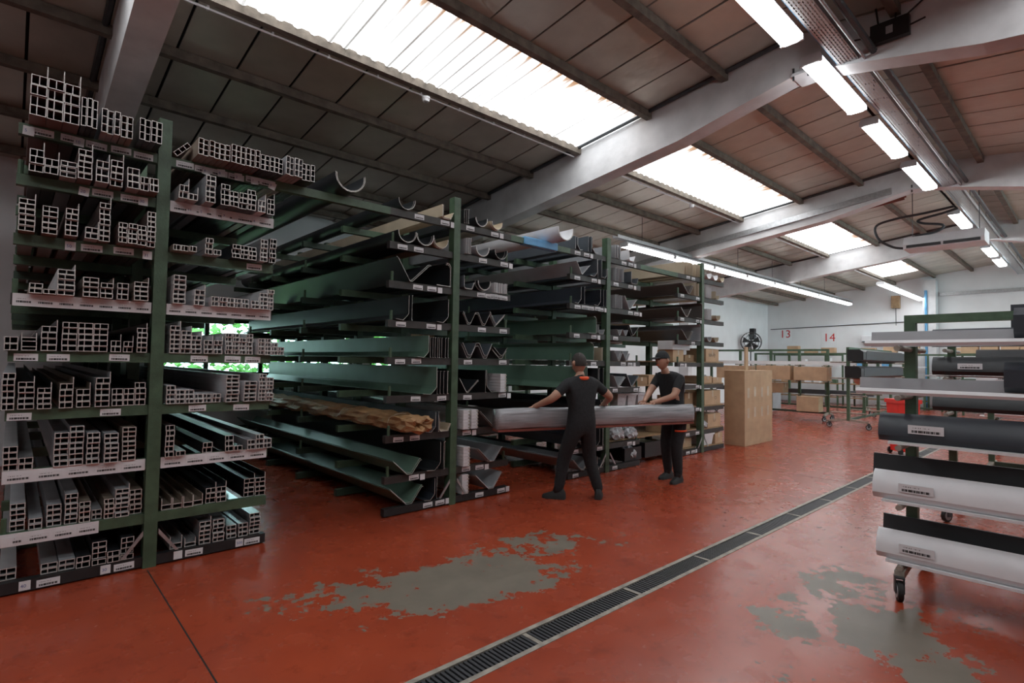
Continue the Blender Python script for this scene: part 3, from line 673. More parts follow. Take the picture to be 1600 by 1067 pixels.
#            level side  [(x, cols, rows, kind, coat, w, h)]
T1 = {
 (8, -1): [(.02, 3, [4, 4, 4], F_, 'brown', .084, .066), (.285, 3, 1, S_, 'dark', .028, .2), (.4, 3, 1, S_, 'grey', .034, .17), (.515, 2, 1, S_, 'bronze', .034, .16), (.62, 4, 1, S_, 'dark', .033, .16)],
 (8, 1): [(1.005, 6, 1, S_, 'bronze', .036, .13), (1.245, 6, 1, S_, 'brown', .034, .15), (1.475, 5, [1, 1, 1, 1, 1], S_, 'dark', .034, .13), (1.67, 4, 1, S_, 'grey', .034, .16), (1.83, 3, 1, S_, 'dark', .034, .15)],
 (7, -1): [(.03, 2, [3, 2], F_, 'dark', .075, .05), (.19, 1, 3, B_, 'grey', .09, .035), (.285, 1, 5, F_, 'brown', .08, .041), (.385, 1, 3, F_, 'grey', .075, .05), (.47, 1, 4, F_, 'brown', .075, .046), (.57, 1, 3, B_, 'grey', .075, .05), (.648, 2, 2, B_, 'brown', .056, .05)],
 (7, 1): [(.9, 2, [2, 1], F_, 'grey', .065, .05), (1.08, 1, 5, B_, 'grey', .07, .042), (1.19, 4, [4, 3, 3, 4], B_, 'dark', .065, .042), (1.48, 1, 2, F_, 'white', .06, .05), (1.56, 1, 3, F_, 'dark', .06, .045)],
 (6, -1): [(-.01, 1, 6, F_, 'brown', .085, .035), (.11, 1, 5, B_, 'brown', .082, .037), (.23, 1, 5, F_, 'brown', .07, .037), (.34, 1, 2, F_, 'grey', .075, .04), (.42, 1, 7, F_, 'brown', .065, .038), (.53, 3, 4, B_, 'brown', .055, .036), (.708, 1, 7, B_, 'brown', .055, .037)],
 (6, 1): [(.88, 3, 1, B_, 'bronze', .05, .045), (1.1, 2, [3, 1], B_, 'grey', .055, .042), (1.3, 3, 3, B_, 'dark', .062, .036), (1.52, 1, 5, B_, 'grey', .06, .036), (1.6, 1, 5, B_, 'dark', .055, .04)],
 (5, -1): [(.06, 2, [2, 1], B_, 'bronze', .07, .034), (.13+.075, 1, 5, F_, 'white', .095, .035), (.345, 1, 4, B_, 'bronze', .09, .034), (.445, 1, 3, F_, 'bronze', .075, .036), (.545, 1, 3, B_, 'grey', .07, .04), (.645, 1, 4, F_, 'bronze', .09, .034)],
 (5, 1): [(.9, 1, 6, B_, 'white', .085, .036), (1.05, 1, 3, F_, 'white', .075, .04), (1.17, 5, 2, B_, 'white', .055, .038), (1.47, 2, [2, 4], F_, 'white', .065, .034), (1.61, 1, 5, B_, 'white', .05, .034)],
 (4, -1): [(-.05, 1, 2, B_, 'dark', .07, .045), (.035, 1, 2, C_, 'dark', .08, .06), (.135, 1, 4, F_, 'dark', .085, .042), (.245, 3, 5, B_, 'black', .085, .04), (.525, 1, 2, F_, 'dark', .062, .042), (.6, 1, 2, F_, 'black', .06, .04), (.68, 1, 5, F_, 'black', .065, .036)],
 (4, 1): [(.9, 3, [6, 5, 4], F_, 'white', .072, .035), (1.14, 2, [3, 3], F_, 'white', .065, .036), (1.3, 4, [5, 5, 4, 5], B_, 'white', .052, .034), (1.55, 4, [4, 4, 3, 2], B_, 'white', .052, .034)],
 (3, -1): [(-.05, 1, 6, B_, 'grey', .065, .04), (.03, 1, 5, F_, 'dark', .085, .036), (.13, 1, 4, F_, 'dark', .075, .035), (.245, 1, 4, F_, 'bronze', .075, .042), (.34, 1, 3, F_, 'bronze', .08, .042), (.445, 1, 5, F_, 'grey', .085, .041), (.545, 3, [3, 3, 4], B_, 'black', .068, .042)],
 (3, 1): [(.89, 6, [4, 3, 3, 2, 2, 2], B_, 'white', .062, .035), (1.31, 1, 7, B_, 'white', .1, .031), (1.45, 1, 5, B_, 'white', .1, .033), (1.57, 2, [7, 6], B_, 'white', .058, .032)],
 (2, -1): [(-.03, 2, [4, 2], B_, 'raw', .075, .04), (.23, 2, [6, 7], B_, 'grey', .08, .038), (.41, 1, 6, B_, 'grey', .075, .036), (.51, 1, 6, B_, 'grey', .085, .034), (.62, 1, 7, B_, 'bronze', .085, .034)],
 (2, 1): [(.89, 1, 6, B_, 'dark', .06, .04), (.965, 1, 1, B_, 'raw', .065, .04), (1.16, 1, 2, B_, 'black', .07, .042), (1.32, 2, [3, 1], B_, 'dark', .065, .042), (1.49, 3, [2, 3, 2], B_, 'grey', .065, .04)],
 (1, -1): [(.02, 1, 5, B_, 'grey', .078, .036), (.115, 1, 2, B_, 'grey', .072, .036), (.21, 1, 4, B_, 'grey', .08, .036), (.305, 1, 6, B_, 'grey', .072, .035), (.385, 1, 4, B_, 'bronze', .065, .035), (.46, 1, 2, B_, 'grey', .06, .035), (.53, 1, 4, B_, 'bronze', .06, .035), (.595, 1, 6, F_, 'grey', .085, .033), (.685, 1, 5, B_, 'bronze', .078, .036)],
 (1, 1): [(.89, 4, 1, C_, 'bronze', .07, .09), (1.2, 2, 3, F_, 'dark', .075, .04), (1.5, 2, 4, F_, 'black', .085, .038)],
 (0, -1): [(-.02, 1, 2, B_, 'raw', .085, .04), (.19, 1, 2, B_, 'raw', .09, .035), (.285, 1, 2, B_, 'grey', .09, .035), (.38, 1, 2, B_, 'dark', .08, .04), (.47, 1, 4, B_, 'dark', .085, .04), (.56, 1, 2, B_, 'dark', .075, .04), (.64, 1, 4, B_, 'dark', .08, .04)],
 (0, 1): [(.96, 1, 1, C_, 'raw', .085, .1), (1.06, 1, 1, C_, 'raw', .08, .07), (1.16, 1, 5, F_, 'raw', .085, .035), (1.26, 1, 5, B_, 'raw', .085, .035), (1.37, 1, 3, B_, 'raw', .075, .035), (1.46, 1, 3, B_, 'raw', .075, .036), (1.55, 1, 5, B_, 'raw', .085, .034)],
}
for (lv, sd), L_ in T1.items():
    for i, (x, c, rws, kd, ct, ww, hh) in enumerate(L_): stack(lv, sd, i, x, c, rws, kd, ct, ww, hh)
new('slim_profile', prof_mesh('slim', .04, .14, 5.3, 'brown'), None, loc=(.87, 4.93, 3.23), rot=(0, .75, 0), label='brown slim profile leaning aslant beside the nearest rack post on top', cat='profile')

# ------------------------------------------------------------------ bent sheets on racks two to four
def sheet_mesh(pts, L, t, coat, key):
    if key in CACHE: return CACHE[key]
    P = [Vector((x, z)) for x, z in pts]; nrm = []
    for i in range(len(P)):
        d = Vector((0, 0))
        if i > 0: d += (P[i]-P[i-1]).normalized()
        if i < len(P)-1: d += (P[i+1]-P[i]).normalized()
        d.normalize(); nrm.append(Vector((-d.y, d.x)))
    q = MB(); A = [p+n*t/2 for p, n in zip(P, nrm)]; Bq = [p-n*t/2 for p, n in zip(P, nrm)]; n = len(P)
    vs = [(p.x, y, p.y) for y in (0, L) for p in A+Bq]; o = 2*n; fs = []; fe = []
    for i in range(n-1):
        fs += [(i, i+1, o+i+1, o+i), (n+i, o+n+i, o+n+i+1, n+i+1)]; fe += [(i, n+i, n+i+1, i+1), (o+i, o+i+1, o+n+i+1, o+n+i)]
    fe2 = [(0, o, o+n, n), (n-1, 2*n-1, o+2*n-1, o+n-1)]
    q.add(vs, fs+fe2, coat); base = 0; k = q.slot('cut')
    for f in fe: q.f.append(f); q.mi.append(k)
    me = q.mesh('sheet', smooth=len(P) > 7); CACHE[key] = me; return me
def arc(r, a0, a1, n=12): return [(r*math.cos(math.radians(a0+(a1-a0)*i/n)), r+r*math.sin(math.radians(a0+(a1-a0)*i/n))) for i in range(n+1)]
SHAPES = {
 'gutter': lambda s: arc(.1*s, 175, 370), 'halfgut': lambda s: [(-.1*s, .2*s)]+arc(.1*s, 180, 300, 8),
 'tray': lambda s: [(0, .17*s), (0, .02)]+[(.02, .0), (.13*s, 0), (.17*s, .09*s)],
 'ell': lambda s: [(-.14*s, .008), (-.06*s, 0), (-.015, .045*s), (0, .065*s), (0, .24*s)],
 'ellr': lambda s: [(.12*s, .008), (.06*s, 0), (.015, .045*s), (0, .065*s), (0, .2*s)],
 'vee': lambda s: [(-.1*s, .16*s), (0, .004), (.02*s, .004), (.16*s, .13*s), (.175*s, .135*s)],
 'wide': lambda s: [(-.16*s, .13*s), (-.02*s, .004), (.03*s, .004), (.12*s, .12*s), (.135*s, .12*s)],
 'dub': lambda s: [(0, .13*s), (.07*s, .004), (.11*s, .004), (.18*s, .13*s), (.22*s, .13*s), (.29*s, .004), (.33*s, .004), (.4*s, .13*s)],
 'cee': lambda s: [(.012, .002), (0, .002), (0, .2*s), (.012, .2*s)],
 'hook': lambda s: [(-.01, .004), (.14*s, 0), (.14*s, .17*s), (.12*s, .2*s), (.09*s, .2*s)],
}
SN = {'gutter': ('gutter', 'half-round gutter', 'gutter'), 'halfgut': ('gutter', 'deep gutter', 'gutter'), 'tray': ('bent_sheet', 'tray-bent sheet', 'metal sheet'), 'ell': ('bent_sheet', 'footed upright sheet', 'metal sheet'),
      'ellr': ('bent_sheet', 'right-footed upright sheet', 'metal sheet'), 'vee': ('bent_sheet', 'vee-bent sheet', 'metal sheet'), 'wide': ('bent_sheet', 'wide open bent sheet', 'metal sheet'),
      'dub': ('bent_sheet', 'zigzag-bent sheet', 'metal sheet'), 'cee': ('bent_sheet', 'narrow C-bent sheet', 'metal sheet'), 'hook': ('bent_sheet', 'hook-edged sheet', 'metal sheet')}
CN.update({'tan': 'cream', 'taupe': 'taupe', 'sheet_green': 'green'})
rkn = ['nearest', 'second', 'third', 'farthest']
def sheets(r, lv, side, idx, x, kind, coat, s=1.0, n=1, dx=.012, dz=.003, yf=4.93, L=5.3):
    z0 = (LV[lv-1] if lv else .087)+.004; nm, sn, ct = SN[kind]; sd = 'left' if side < 0 else 'right'
    pts = []
    for k in range(n):
        kk, ss, ox, oz = kind, s, 0, 0
        if k:
            if kind in ('ell', 'ellr'): kk = 'cee'; ss = s*(1.2 if kind == 'ell' else 1.0); ox = max(dx, .018)*k*(1 if kind == 'ell' else -1)
            elif kind == 'cee': ox = max(dx, .018)*k
            elif kind in ('vee', 'wide', 'dub'): oz = max(dz, .012)*k
            else: ss = s*(1-.075*k); oz = .006*k; ox = 0 if kind == 'gutter' else .007*k
        pts.append((kk, ss, ox, oz))
    lo = min(p[0]+ox for kk, ss, ox, oz in pts for p in SHAPES[kk](ss)); hi = max(p[0]+ox for kk, ss, ox, oz in pts for p in SHAPES[kk](ss))
    a0, a1 = (PX[r]-AL+.075, PX[r]-.06) if side < 0 else (PX[r]+.06, PX[r]+AL-.075)
    if hi-lo < a1-a0: x = min(max(x, a0-lo), a1-hi)
    ph = PREV.get((r, lv, side))
    if ph is not None and x+lo < ph+.004:
        x = ph+.004-lo
        if x+hi > a1 and s > .5: return sheets(r, lv, side, idx, x, kind, coat, round(s*.88, 3), n, dx*.9, dz, yf, L)
    PREV[(r, lv, side)] = x+hi
    for k, (kk, ss, ox, oz) in enumerate(pts):
        me = sheet_mesh(SHAPES[kk](ss), L, .004, coat, (kk, round(ss, 4), L, coat))
        label = f'{CN[coat]} {sn}, {rkn[r]} rack {sd} side, {lvn[lv]}, {ords[idx]} place'+(f', {ords[k]} of {["one", "two", "three", "four", "five", "six", "seven", "eight"][n-1]}' if n > 1 else '')
        new(nm, me, None, loc=(x+ox, (yf if lv else 4.97)+random.uniform(-.02, .03), z0+oz), label=label, cat=ct, group=f'{rkn[r]} rack {lvn[lv]} {sd} {idx}')
T2 = {
 (1, 8, -1): [(2.93, 'gutter', 'dark', 1, 2, .02, .012), (3.46, 'tray', 'tan', .9, 3, .022, .004)],
 (1, 8, 1): [(3.78, 'cee', 'dark', .8, 3, .02, 0), (4.02, 'gutter', 'dark', .9, 2, .02, .014), (4.26, 'gutter', 'tan', .9, 2, .02, .014)],
 (1, 7, -1): [(2.98, 'gutter', 'dark', 1.1, 2, .015, .014), (3.2, 'gutter', 'dark', 1.1, 3, .018, .013), (3.43, 'gutter', 'tan', 1, 2, .015, .012)],
 (1, 7, 1): [(3.8, 'cee', 'grey', .9, 4, .018, 0), (4.05, 'gutter', 'grey', 1, 2, .02, .01), (4.32, 'gutter', 'dark', 1, 2, .02, .01)],
 (1, 6, -1): [(2.98, 'vee', 'dark', 1.5, 2, .02, .01), (3.42, 'hook', 'dark', 1.3, 2, .01, .005)],
 (1, 6, 1): [(3.77, 'tray', 'slate', .9, 2, .02, .004), (4.06, 'gutter', 'dark', 1.05, 3, .01, .012), (4.28, 'cee', 'white', .6, 8, .028, 0)],
 (1, 5, -1): [(3.02, 'ell', 'dark', 1.1, 2, .03, .0), (3.56, 'ell', 'dark', 1.1, 1, .03, 0)],
 (1, 5, 1): [(3.77, 'dub', 'dark', 1.0, 2, .012, .016), (4.2, 'vee', 'slate', .9, 3, .03, .016)],
 (1, 4, -1): [(3.3, 'ell', 'sheet_green', 1.0, 1, 0, 0), (3.33, 'cee', 'dark', 1.1, 8, .034, 0)],
 (1, 4, 1): [(3.77, 'dub', 'slate', 1.1, 3, .012, .018), (4.24, 'wide', 'dark', 1.0, 3, .02, .02)],
 (1, 3, -1): [(3.42, 'ell', 'sheet_green', 1.25, 1, 0, 0), (3.45, 'cee', 'dark', 1.25, 5, .035, 0)],
 (1, 3, 1): [(3.85, 'vee', 'dark', 1.0, 2, .02, .012), (4.16, 'ellr', 'black', 1.3, 2, .02, 0)],
 (1, 2, -1): [(3.42, 'ell', 'slate', .9, 2, .03, 0), (3.5, 'tray', 'tan', .9, 2, .02, 0)],
 (1, 2, 1): [(4.26, 'wide', 'taupe', 1.4, 2, .03, .012)],
 (1, 1, -1): [(3.0, 'wide', 'sheet_green', 1.15, 2, .015, .01), (3.5, 'ell', 'dark', 1.25, 3, .035, 0)],
 (1, 1, 1): [(4.22, 'wide', 'grey', 1.3, 2, .03, .012)],
 (1, 0, -1): [(3.06, 'wide', 'sheet_green', 1.35, 2, .02, .012), (3.45, 'ell', 'navy', .95, 2, .04, 0)],
 (1, 0, 1): [(4.24, 'wide', 'grey', 1.4, 2, .03, .012)],
 (2, 8, -1): [(5.75, 'ellr', 'slate', .9, 2, .06, 0), (6.1, 'ellr', 'slate', 1.1, 3, .05, 0)],
 (2, 8, 1): [(6.64, 'cee', 'grey', 1, 5, .04, 0), (6.98, 'tray', 'white', 1.0, 2, .04, .0)],
 (2, 7, -1): [(5.8, 'vee', 'grey', 1.1, 1, 0, 0), (6.02, 'ell', 'slate', 1.1, 3, .05, 0), (6.35, 'ell', 'slate', .9, 2, .04, 0)],
 (2, 7, 1): [(6.64, 'cee', 'grey', 1, 5, .045, 0), (7.02, 'tray', 'slate', 1.1, 1, .04, .0)],
 (2, 6, -1): [(5.85, 'ell', 'navy', 1.0, 2, .05, 0), (6.3, 'ell', 'navy', 1.0, 3, .05, 0)],
 (2, 6, 1): [(6.64, 'cee', 'grey', 1, 5, .04, 0), (7.0, 'vee', 'grey', 1.2, 2, .03, .01)],
 (2, 5, -1): [(6.0, 'hook', 'sheet_green', 1.2, 1, 0, 0), (6.28, 'tray', 'grey', .8, 1, .03, .01)],
 (2, 5, 1): [(6.7, 'dub', 'grey', .7, 1, .02, .015), (7.1, 'vee', 'dark', 1.1, 2, .02, .015)],
 (2, 4, -1): [(5.95, 'hook', 'sheet_green', 1.3, 2, .03, .005), (6.3, 'cee', 'tan', .95, 3, .035, 0)],
 (2, 4, 1): [(6.65, 'dub', 'grey', .9, 3, .015, .02)],
 (2, 3, -1): [(5.8, 'ell', 'sheet_green', 1.3, 3, .06, 0), (6.25, 'ell', 'dark', 1.2, 3, .05, 0)],
 (2, 3, 1): [(6.72, 'vee', 'grey', 1.1, 2, .02, .015), (7.05, 'vee', 'slate', 1.2, 2, .02, .015)],
 (2, 2, -1): [(5.95, 'wide', 'dark', 1.3, 3, .03, .015), (6.3, 'ell', 'dark', 1, 3, .04, 0)],
 (2, 1, -1): [(5.95, 'wide', 'navy', 1.3, 3, .03, .015), (6.3, 'ell', 'dark', 1, 3, .04, 0)],
 (2, 0, -1): [(5.95, 'wide', 'grey', 1.2, 2, .03, .015), (6.3, 'tray', 'slate', 1, 2, .02, .005)],
 (3, 8, -1): [(8.66, 'cee', 'tan', 1.1, 5, .06, 0), (9.02, 'cee', 'tan', 1.1, 4, .05, 0)],
 (3, 7, -1): [(8.62, 'wide', 'taupe', 1.3, 2, .02, .012), (8.95, 'cee', 'tan', 1.1, 5, .05, 0)],
 (3, 6, -1): [(8.7, 'wide', 'taupe', 1.2, 2, .02, .012), (9.05, 'hook', 'taupe', 1.4, 1, .04, 0)],
 (3, 5, -1): [(8.7, 'wide', 'taupe', 1.3, 2, .02, .012), (9.0, 'hook', 'grey', 1.5, 1, .04, 0)],
 (3, 8, 1): [(9.5, 'gutter', 'white', 1, 2, .02, .012), (9.78, 'gutter', 'white', 1, 2, .02, .012), (10.02, 'gutter', 'tan', .8, 1, .02, .012)],
 (3, 7, 1): [(9.44, 'cee', 'white', 1, 4, .05, 0), (9.8, 'tray', 'tan', .9, 2, .03, .01)],
 (3, 6, 1): [(9.44, 'cee', 'white', 1, 4, .05, 0), (9.85, 'gutter', 'tan', .9, 2, .03, .01)],
 (3, 5, 1): [(9.55, 'gutter', 'grey', .8, 2, .03, .01), (9.8, 'gutter', 'tan', .8, 2, .03, .01)],
}
PREV = {}
for (r, lv, sd), L_ in T2.items():
    for i, (x, kd, ct, s, n, dx, dz) in enumerate(L_): sheets(r, lv, sd, i, x, kd, ct, s, n, dx, dz)
# gutters riding on the top bridges
for i, (x, ct, s, lb, n) in enumerate(((2.3, 'dark', 1.5, 'anthracite deep gutter nested on bar between nearest and second rack', 2), (5.25, 'white', 1.5, 'pale grey gutter lying on bar between second and third rack', 2))):
    for k in range(n):
        new('gutter', sheet_mesh(SHAPES['gutter'](s*(1-.08*k)), 5.2, .005, ct, ('gutter', s*(1-.08*k), 5.2, ct)), None, loc=(x, 4.8-.1*i, 3.205+k*.008), label=['outer', 'inner'][k]+' '+lb, cat='gutter', group=lb)
# ribbed pale blocks (bundles of slim slats) on the right of rack two
for lv, x, n in ((3, 4.345, 1), (2, 3.79, 2), (1, 3.8, 1), (0, 3.82, 1)):
    z = (LV[lv-1] if lv else .087)+.002
    for c in range(n):
        t = new('slat_bundle', None, loc=(x+c*.12, 4.92 if lv else 4.96, z), label=f'cream ribbed slat bundle, second rack right side, {lvn[lv]}, {ords[c]} from the post', cat='slat bundle')
        for k in range(6):
            q = MB(); q.box(0, .09, 0, 5.2, k*.037, k*.037+.034, 'white').box(.07, .1, 0, 5.2, k*.037+.01, k*.037+.022, 'tan'); q.build('slat', t)
# kraft paper bundle on the left of rack two
def kraft():
    t = new('paper_bundle', None, loc=(2.945, 4.78, LV[1]+.03), label='long bundle wrapped in crumpled brown kraft paper on second rack', cat='bundle'); t.scale = (.8, 1, 1)
    bm = bmesh.new(); n, m_ = 40, 20
    rings = []
    for i in range(n+1):
        u = i/n; y = 5.3*u**1.4; wv = .5 if u > .02 else .42; rg = []
        for k in range(m_):
            a = 2*PI*k/m_; c, s = math.cos(a), math.sin(a)
            sx = abs(c)**.55*(1 if c > 0 else -1); sz = abs(s)**.6*(1 if s > 0 else -1)
            cr = .012*math.sin(7*a+u*31)+.01*math.sin(3*a-u*53)+random.uniform(-.006, .006)
            rg.append(bm.verts.new((.21+(.2+cr)*sx, y+random.uniform(-.02, .02), .085+(.08+cr)*sz)))
        rings.append(rg)
    for i in range(n):
        for k in range(m_): bm.faces.new((rings[i][k], rings[i][(k+1) % m_], rings[i+1][(k+1) % m_], rings[i+1][k]))
    # folded front end: pulled inward and crumpled
    prev = rings[0]
    for f, dy in ((.72, -.05), (.4, -.02), (.12, .04)):
        cur = []
        for k, v in enumerate(prev): cur.append(bm.verts.new((.21+(rings[0][k].co.x-.21)*f+random.uniform(-.012, .012), dy+random.uniform(-.025, .025), .085+(rings[0][k].co.z-.085)*f+random.uniform(-.012, .012))))
        for k in range(m_): bm.faces.new((prev[k], cur[k], cur[(k+1) % m_], prev[(k+1) % m_]))
        prev = cur
    bm.faces.new(prev[::-1])
    bmesh.ops.recalc_face_normals(bm, faces=bm.faces)
    me = bpy.data.meshes.new('wrapping'); bm.to_mesh(me); bm.free(); me.materials.append(M['kraft']); new('wrapping', me, t)
    for y in (.35, 1.5, 3): MB().tube([(.21+.215*math.cos(a*PI/8), y, .085+.092*math.sin(a*PI/8)) for a in range(17)], .004, 'tape', 5, False).build('tie', t)
kraft()

# ------------------------------------------------------------------ cartons, bins and bags
def carton(name, label, x, y, z, w, d, h, rz=0, m='card', cat='box', group=None, tape=True, text=None, open_=False):
    t = new(name, None, loc=(x, y, z), rot=(0, 0, rz), label=label, cat=cat, group=group)
    q = MB()
    if open_:
        q.box(0, w, 0, .006, 0, h, m).box(0, w, d-.006, d, 0, h, m).box(0, .006, .006, d-.006, 0, h, m).box(w-.006, w, .006, d-.006, 0, h, m).box(.006, w-.006, .006, d-.006, 0, .006, m)
    else: q.bevbox(0, w, 0, d, 0, h, min(.006, h*.1), m)
    if text: text_into(q, text[0], text[1], text[2], (1, 0, 0), (0, 0, 1), 'ink', .0015)
    q.build('carton', t)
    if not open_:
        q = MB(); q.box(.004, w-.004, -.0012, .0, h*.985-.004, h*.985-.001, 'card_dark'); q.box(w*.02, w*.98, d*.5-.003, d*.5+.003, h, h+.0012, 'card_dark'); q.build('flap_seam', t)
    if tape and not open_: MB().box(w*.5-.025, w*.5+.025, -.0016, .0, h*.55, h+.0016, 'tape').build('tape', t)
    return t
# two tall cartons side by side beyond the racks
for i, (x, w_, lb) in enumerate(((10.66, .68, 'tall upright cardboard carton standing nearest the farthest rack'), (11.345, .69, 'tall upright cardboard carton standing right of its twin'))):
    t = carton('tall_carton', lb, x, 4.77+i*.02, 0, w_, .42, 1.5, 0, tape=False)
    for xx, zz in ((.12, .95), (.12, .55), (.42, .97), (.42, .56)):
        MB().box(xx, xx+.09, -.002, 0, zz, zz+.2, 'tape').build('tape_patch', t)
MB().bevbox(11.05, 11.18, 4.93, 4.96, 1.5, 1.98, .004, 'card').build('cardboard_strip', label='narrow upright strip of cardboard sticking up from the tall cartons', cat='cardboard')
# shelves on the right side of rack four, and their contents
for l in (0, 1, 2, 3, 4):
    z = (LV[l-1] if l else .087)
    q = MB(); q.box(9.4, 10.17, 4.97, 7.25, z+.001, z+.022, 'wood'); q.build('shelf_board', label=f'wooden shelf board at the {lvn[l]} of farthest rack', cat='shelf')
for (lv, x, w_, d, h, lb, kw) in (
    (4, 9.5, .5, .4, .24, 'cardboard box with black lettering on upper board of farthest rack', dict(text=('somfy', .11, (.1, 0, .1)))),
    (3, 9.43, .3, .4, .13, 'flat cardboard box on third shelf left of its neighbour, farthest rack', {}), (3, 9.77, .36, .42, .1, 'low open cardboard tray on third shelf, farthest rack', {}),
    (2, 9.45, .62, .4, .27, 'closed cardboard box on second shelf of farthest rack', dict(text=('C1', .08, (.38, 0, .1)))),
    (1, 9.58, .5, .4, .25, 'closed cardboard box on first shelf of farthest rack', dict(text=('C1', .08, (.2, 0, .1)))),
    (0, 9.86, .3, .4, .2, 'small cardboard box on bottom board of farthest rack', dict(tape=True))):
    z = (LV[lv-1] if lv else .087)+.022
    carton('cardboard_box', lb, x, 4.98, z, w_, d, h, **kw)
MB().bevbox(9.5, 9.98, 5.0, 5.38, LV[3]+.266, LV[3]+.275, .003, 'white').build('lid_sheet', label='white lid lying on the lettered cardboard box', cat='lid')
def bag(x, y, z, s, label, m='plastic_clear'):
    bm = bmesh.new(); bmesh.ops.create_icosphere(bm, subdivisions=3, radius=1)
    for v in bm.verts:
        k = 1+.22*math.sin(9*v.co.x+3*v.co.z)*math.sin(8*v.co.y+2)+random.uniform(-.1, .1)
        v.co = Vector((v.co.x*s*k, v.co.y*s*k, max(-.55, v.co.z)*s*.8*k+.5*s))
    mz = min(v.co.z for v in bm.verts)
    for v in bm.verts: v.co.z -= mz
    me = bpy.data.meshes.new('bag'); bm.to_mesh(me); bm.free(); me.materials.append(M[m])
    return new('plastic_bag', me, None, loc=(x, y, z), label=label, cat='plastic bag')
bag(9.58, 5.1, LV[2]+.024, .11, 'crumpled clear plastic bag on the third shelf of farthest rack under flat box')
bag(9.5, 5.06, LV[0]+.024, .1, 'crumpled clear plastic bag beside box on first shelf of farthest rack')
def bin_(x, y, z, w, d, h, m, label):
    t = new('storage_bin', None, loc=(x, y, z), label=label, cat='bin')
    q = MB(); a = .03
    vs = [(a, a, 0), (w-a, a, 0), (w-a, d-a, 0), (a, d-a, 0), (0, 0, h), (w, 0, h), (w, d, h), (0, d, h), (.012, .012, h), (w-.012, .012, h), (w-.012, d-.012, h), (.012, d-.012, h),
          (a+.01, a+.01, .012), (w-a-.01, a+.01, .012), (w-a-.01, d-a-.01, .012), (a+.01, d-a-.01, .012)]
    fs = [(0, 1, 2, 3)]+[(i, (i+1) % 4, 4+(i+1) % 4, 4+i) for i in range(4)]+[(4+i, 4+(i+1) % 4, 8+(i+1) % 4, 8+i) for i in range(4)]+[(8+i, 8+(i+1) % 4, 12+(i+1) % 4, 12+i) for i in range(4)]+[(12, 13, 14, 15)]
    q.add(vs, fs, m); q.build('tub', t); MB().box(-.012, w+.012, -.012, 0, h-.03, h, m).box(-.012, w+.012, d, d+.012, h-.03, h, m).build('rim', t)
    return t
bin_(9.45, 4.98, .11, .36, .4, .215, 'white', 'translucent white storage tub on bottom board of farthest rack')
# right side of rack three and left side of rack four: bins, bags and small boxes
for l, x0, x1 in ((3, 7.3, 8.5), (2, 6.56, 9.28), (1, 6.56, 9.28), (4, 8.5, 9.28), (0, 8.5, 9.28)):
    z = LV[l-1] if l else .087
    q = MB(); q.box(x0, x1, 5.06, 6.6, z+.001, z+.02, 'wood'); q.build('shelf_board', label=f'wooden shelf board at the {lvn[l]} between third and farthest racks', cat='shelf')
for i, (x, w_) in enumerate(((6.95, .24), (7.22, .24), (7.5, .26))): bin_(x, 5.1, LV[1]+.022, w_, .34, .28, 'plastic_clear', f'clear plastic bin on second shelf by third rack, {ords[i]} from the post')
bag(6.9, 5.12, LV[0]+.022, .15, 'crumpled clear plastic bag on first shelf just right of third rack post', 'plastic_clear'); bag(7.25, 5.1, LV[0]+.022, .13, 'crumpled clear plastic bag on first shelf, farther from third rack post')
for i, (x, w_, h, lv) in enumerate(((7.45, .3, .12, 3), (7.8, .34, .16, 3), (8.2, .3, .12, 3), (8.55, .34, .2, 2), (8.95, .3, .24, 2), (8.2, .4, .2, 1), (8.7, .44, .24, 1), (8.55, .36, .2, 4), (8.95, .33, .12, 4), (8.7, .5, .16, 0))):
    z = (LV[lv-1] if lv else .087)+.021
    carton('cardboard_box', f'small cardboard box on {lvn[lv]} between third and farthest racks, {ords[i]} counted from top left', x, 5.1, z, w_, .32, h, m='card' if i % 2 else 'card_dark', group='small boxes between the racks')
carton('cardboard_box', 'long white cardboard box on upper board left of farthest rack post', 8.5, 5.08, LV[3]+.222, .6, .3, .16, m='white', tape=False)
for i, (x, h) in enumerate(((5.55, .2), (5.75, .19), (5.55, .16), (5.72, .17))):
    carton('cardboard_box', f'small brown box deep behind the second and third racks, {ords[i]} of four', x+.2, 8.9, (2.45 if i < 2 else 2.0), .19, .3, h, m='card', group='brown boxes behind racks')
for zz in (2.43, 1.98): MB().box(5.6, 6.3, 8.7, 9.4, zz-.025, zz, 'wood').build('shelf_board', label=f'wooden shelf carrying small brown boxes behind racks, {"upper" if zz > 2.2 else "lower"} one', cat='shelf')
# black tote on the floor between racks
t = carton('black_tote', 'low black plastic tote on the floor right of third rack', 7.0, 5.0, 0.09, .45, .6, .2, m='black', tape=False, open_=True, cat='tote')
bag(7.25, 5.12, .1, .14, 'crumpled clear plastic bag stuffed in the black floor tote')
MB().box(7.55, 8.48, 5.0, 5.04, .09, .33, 'black').box(7.55, 7.59, 5.04, 6.0, .09, .33, 'black').build('panel_edging', label='low black panel standing on floor between third and farthest racks', cat='panel')

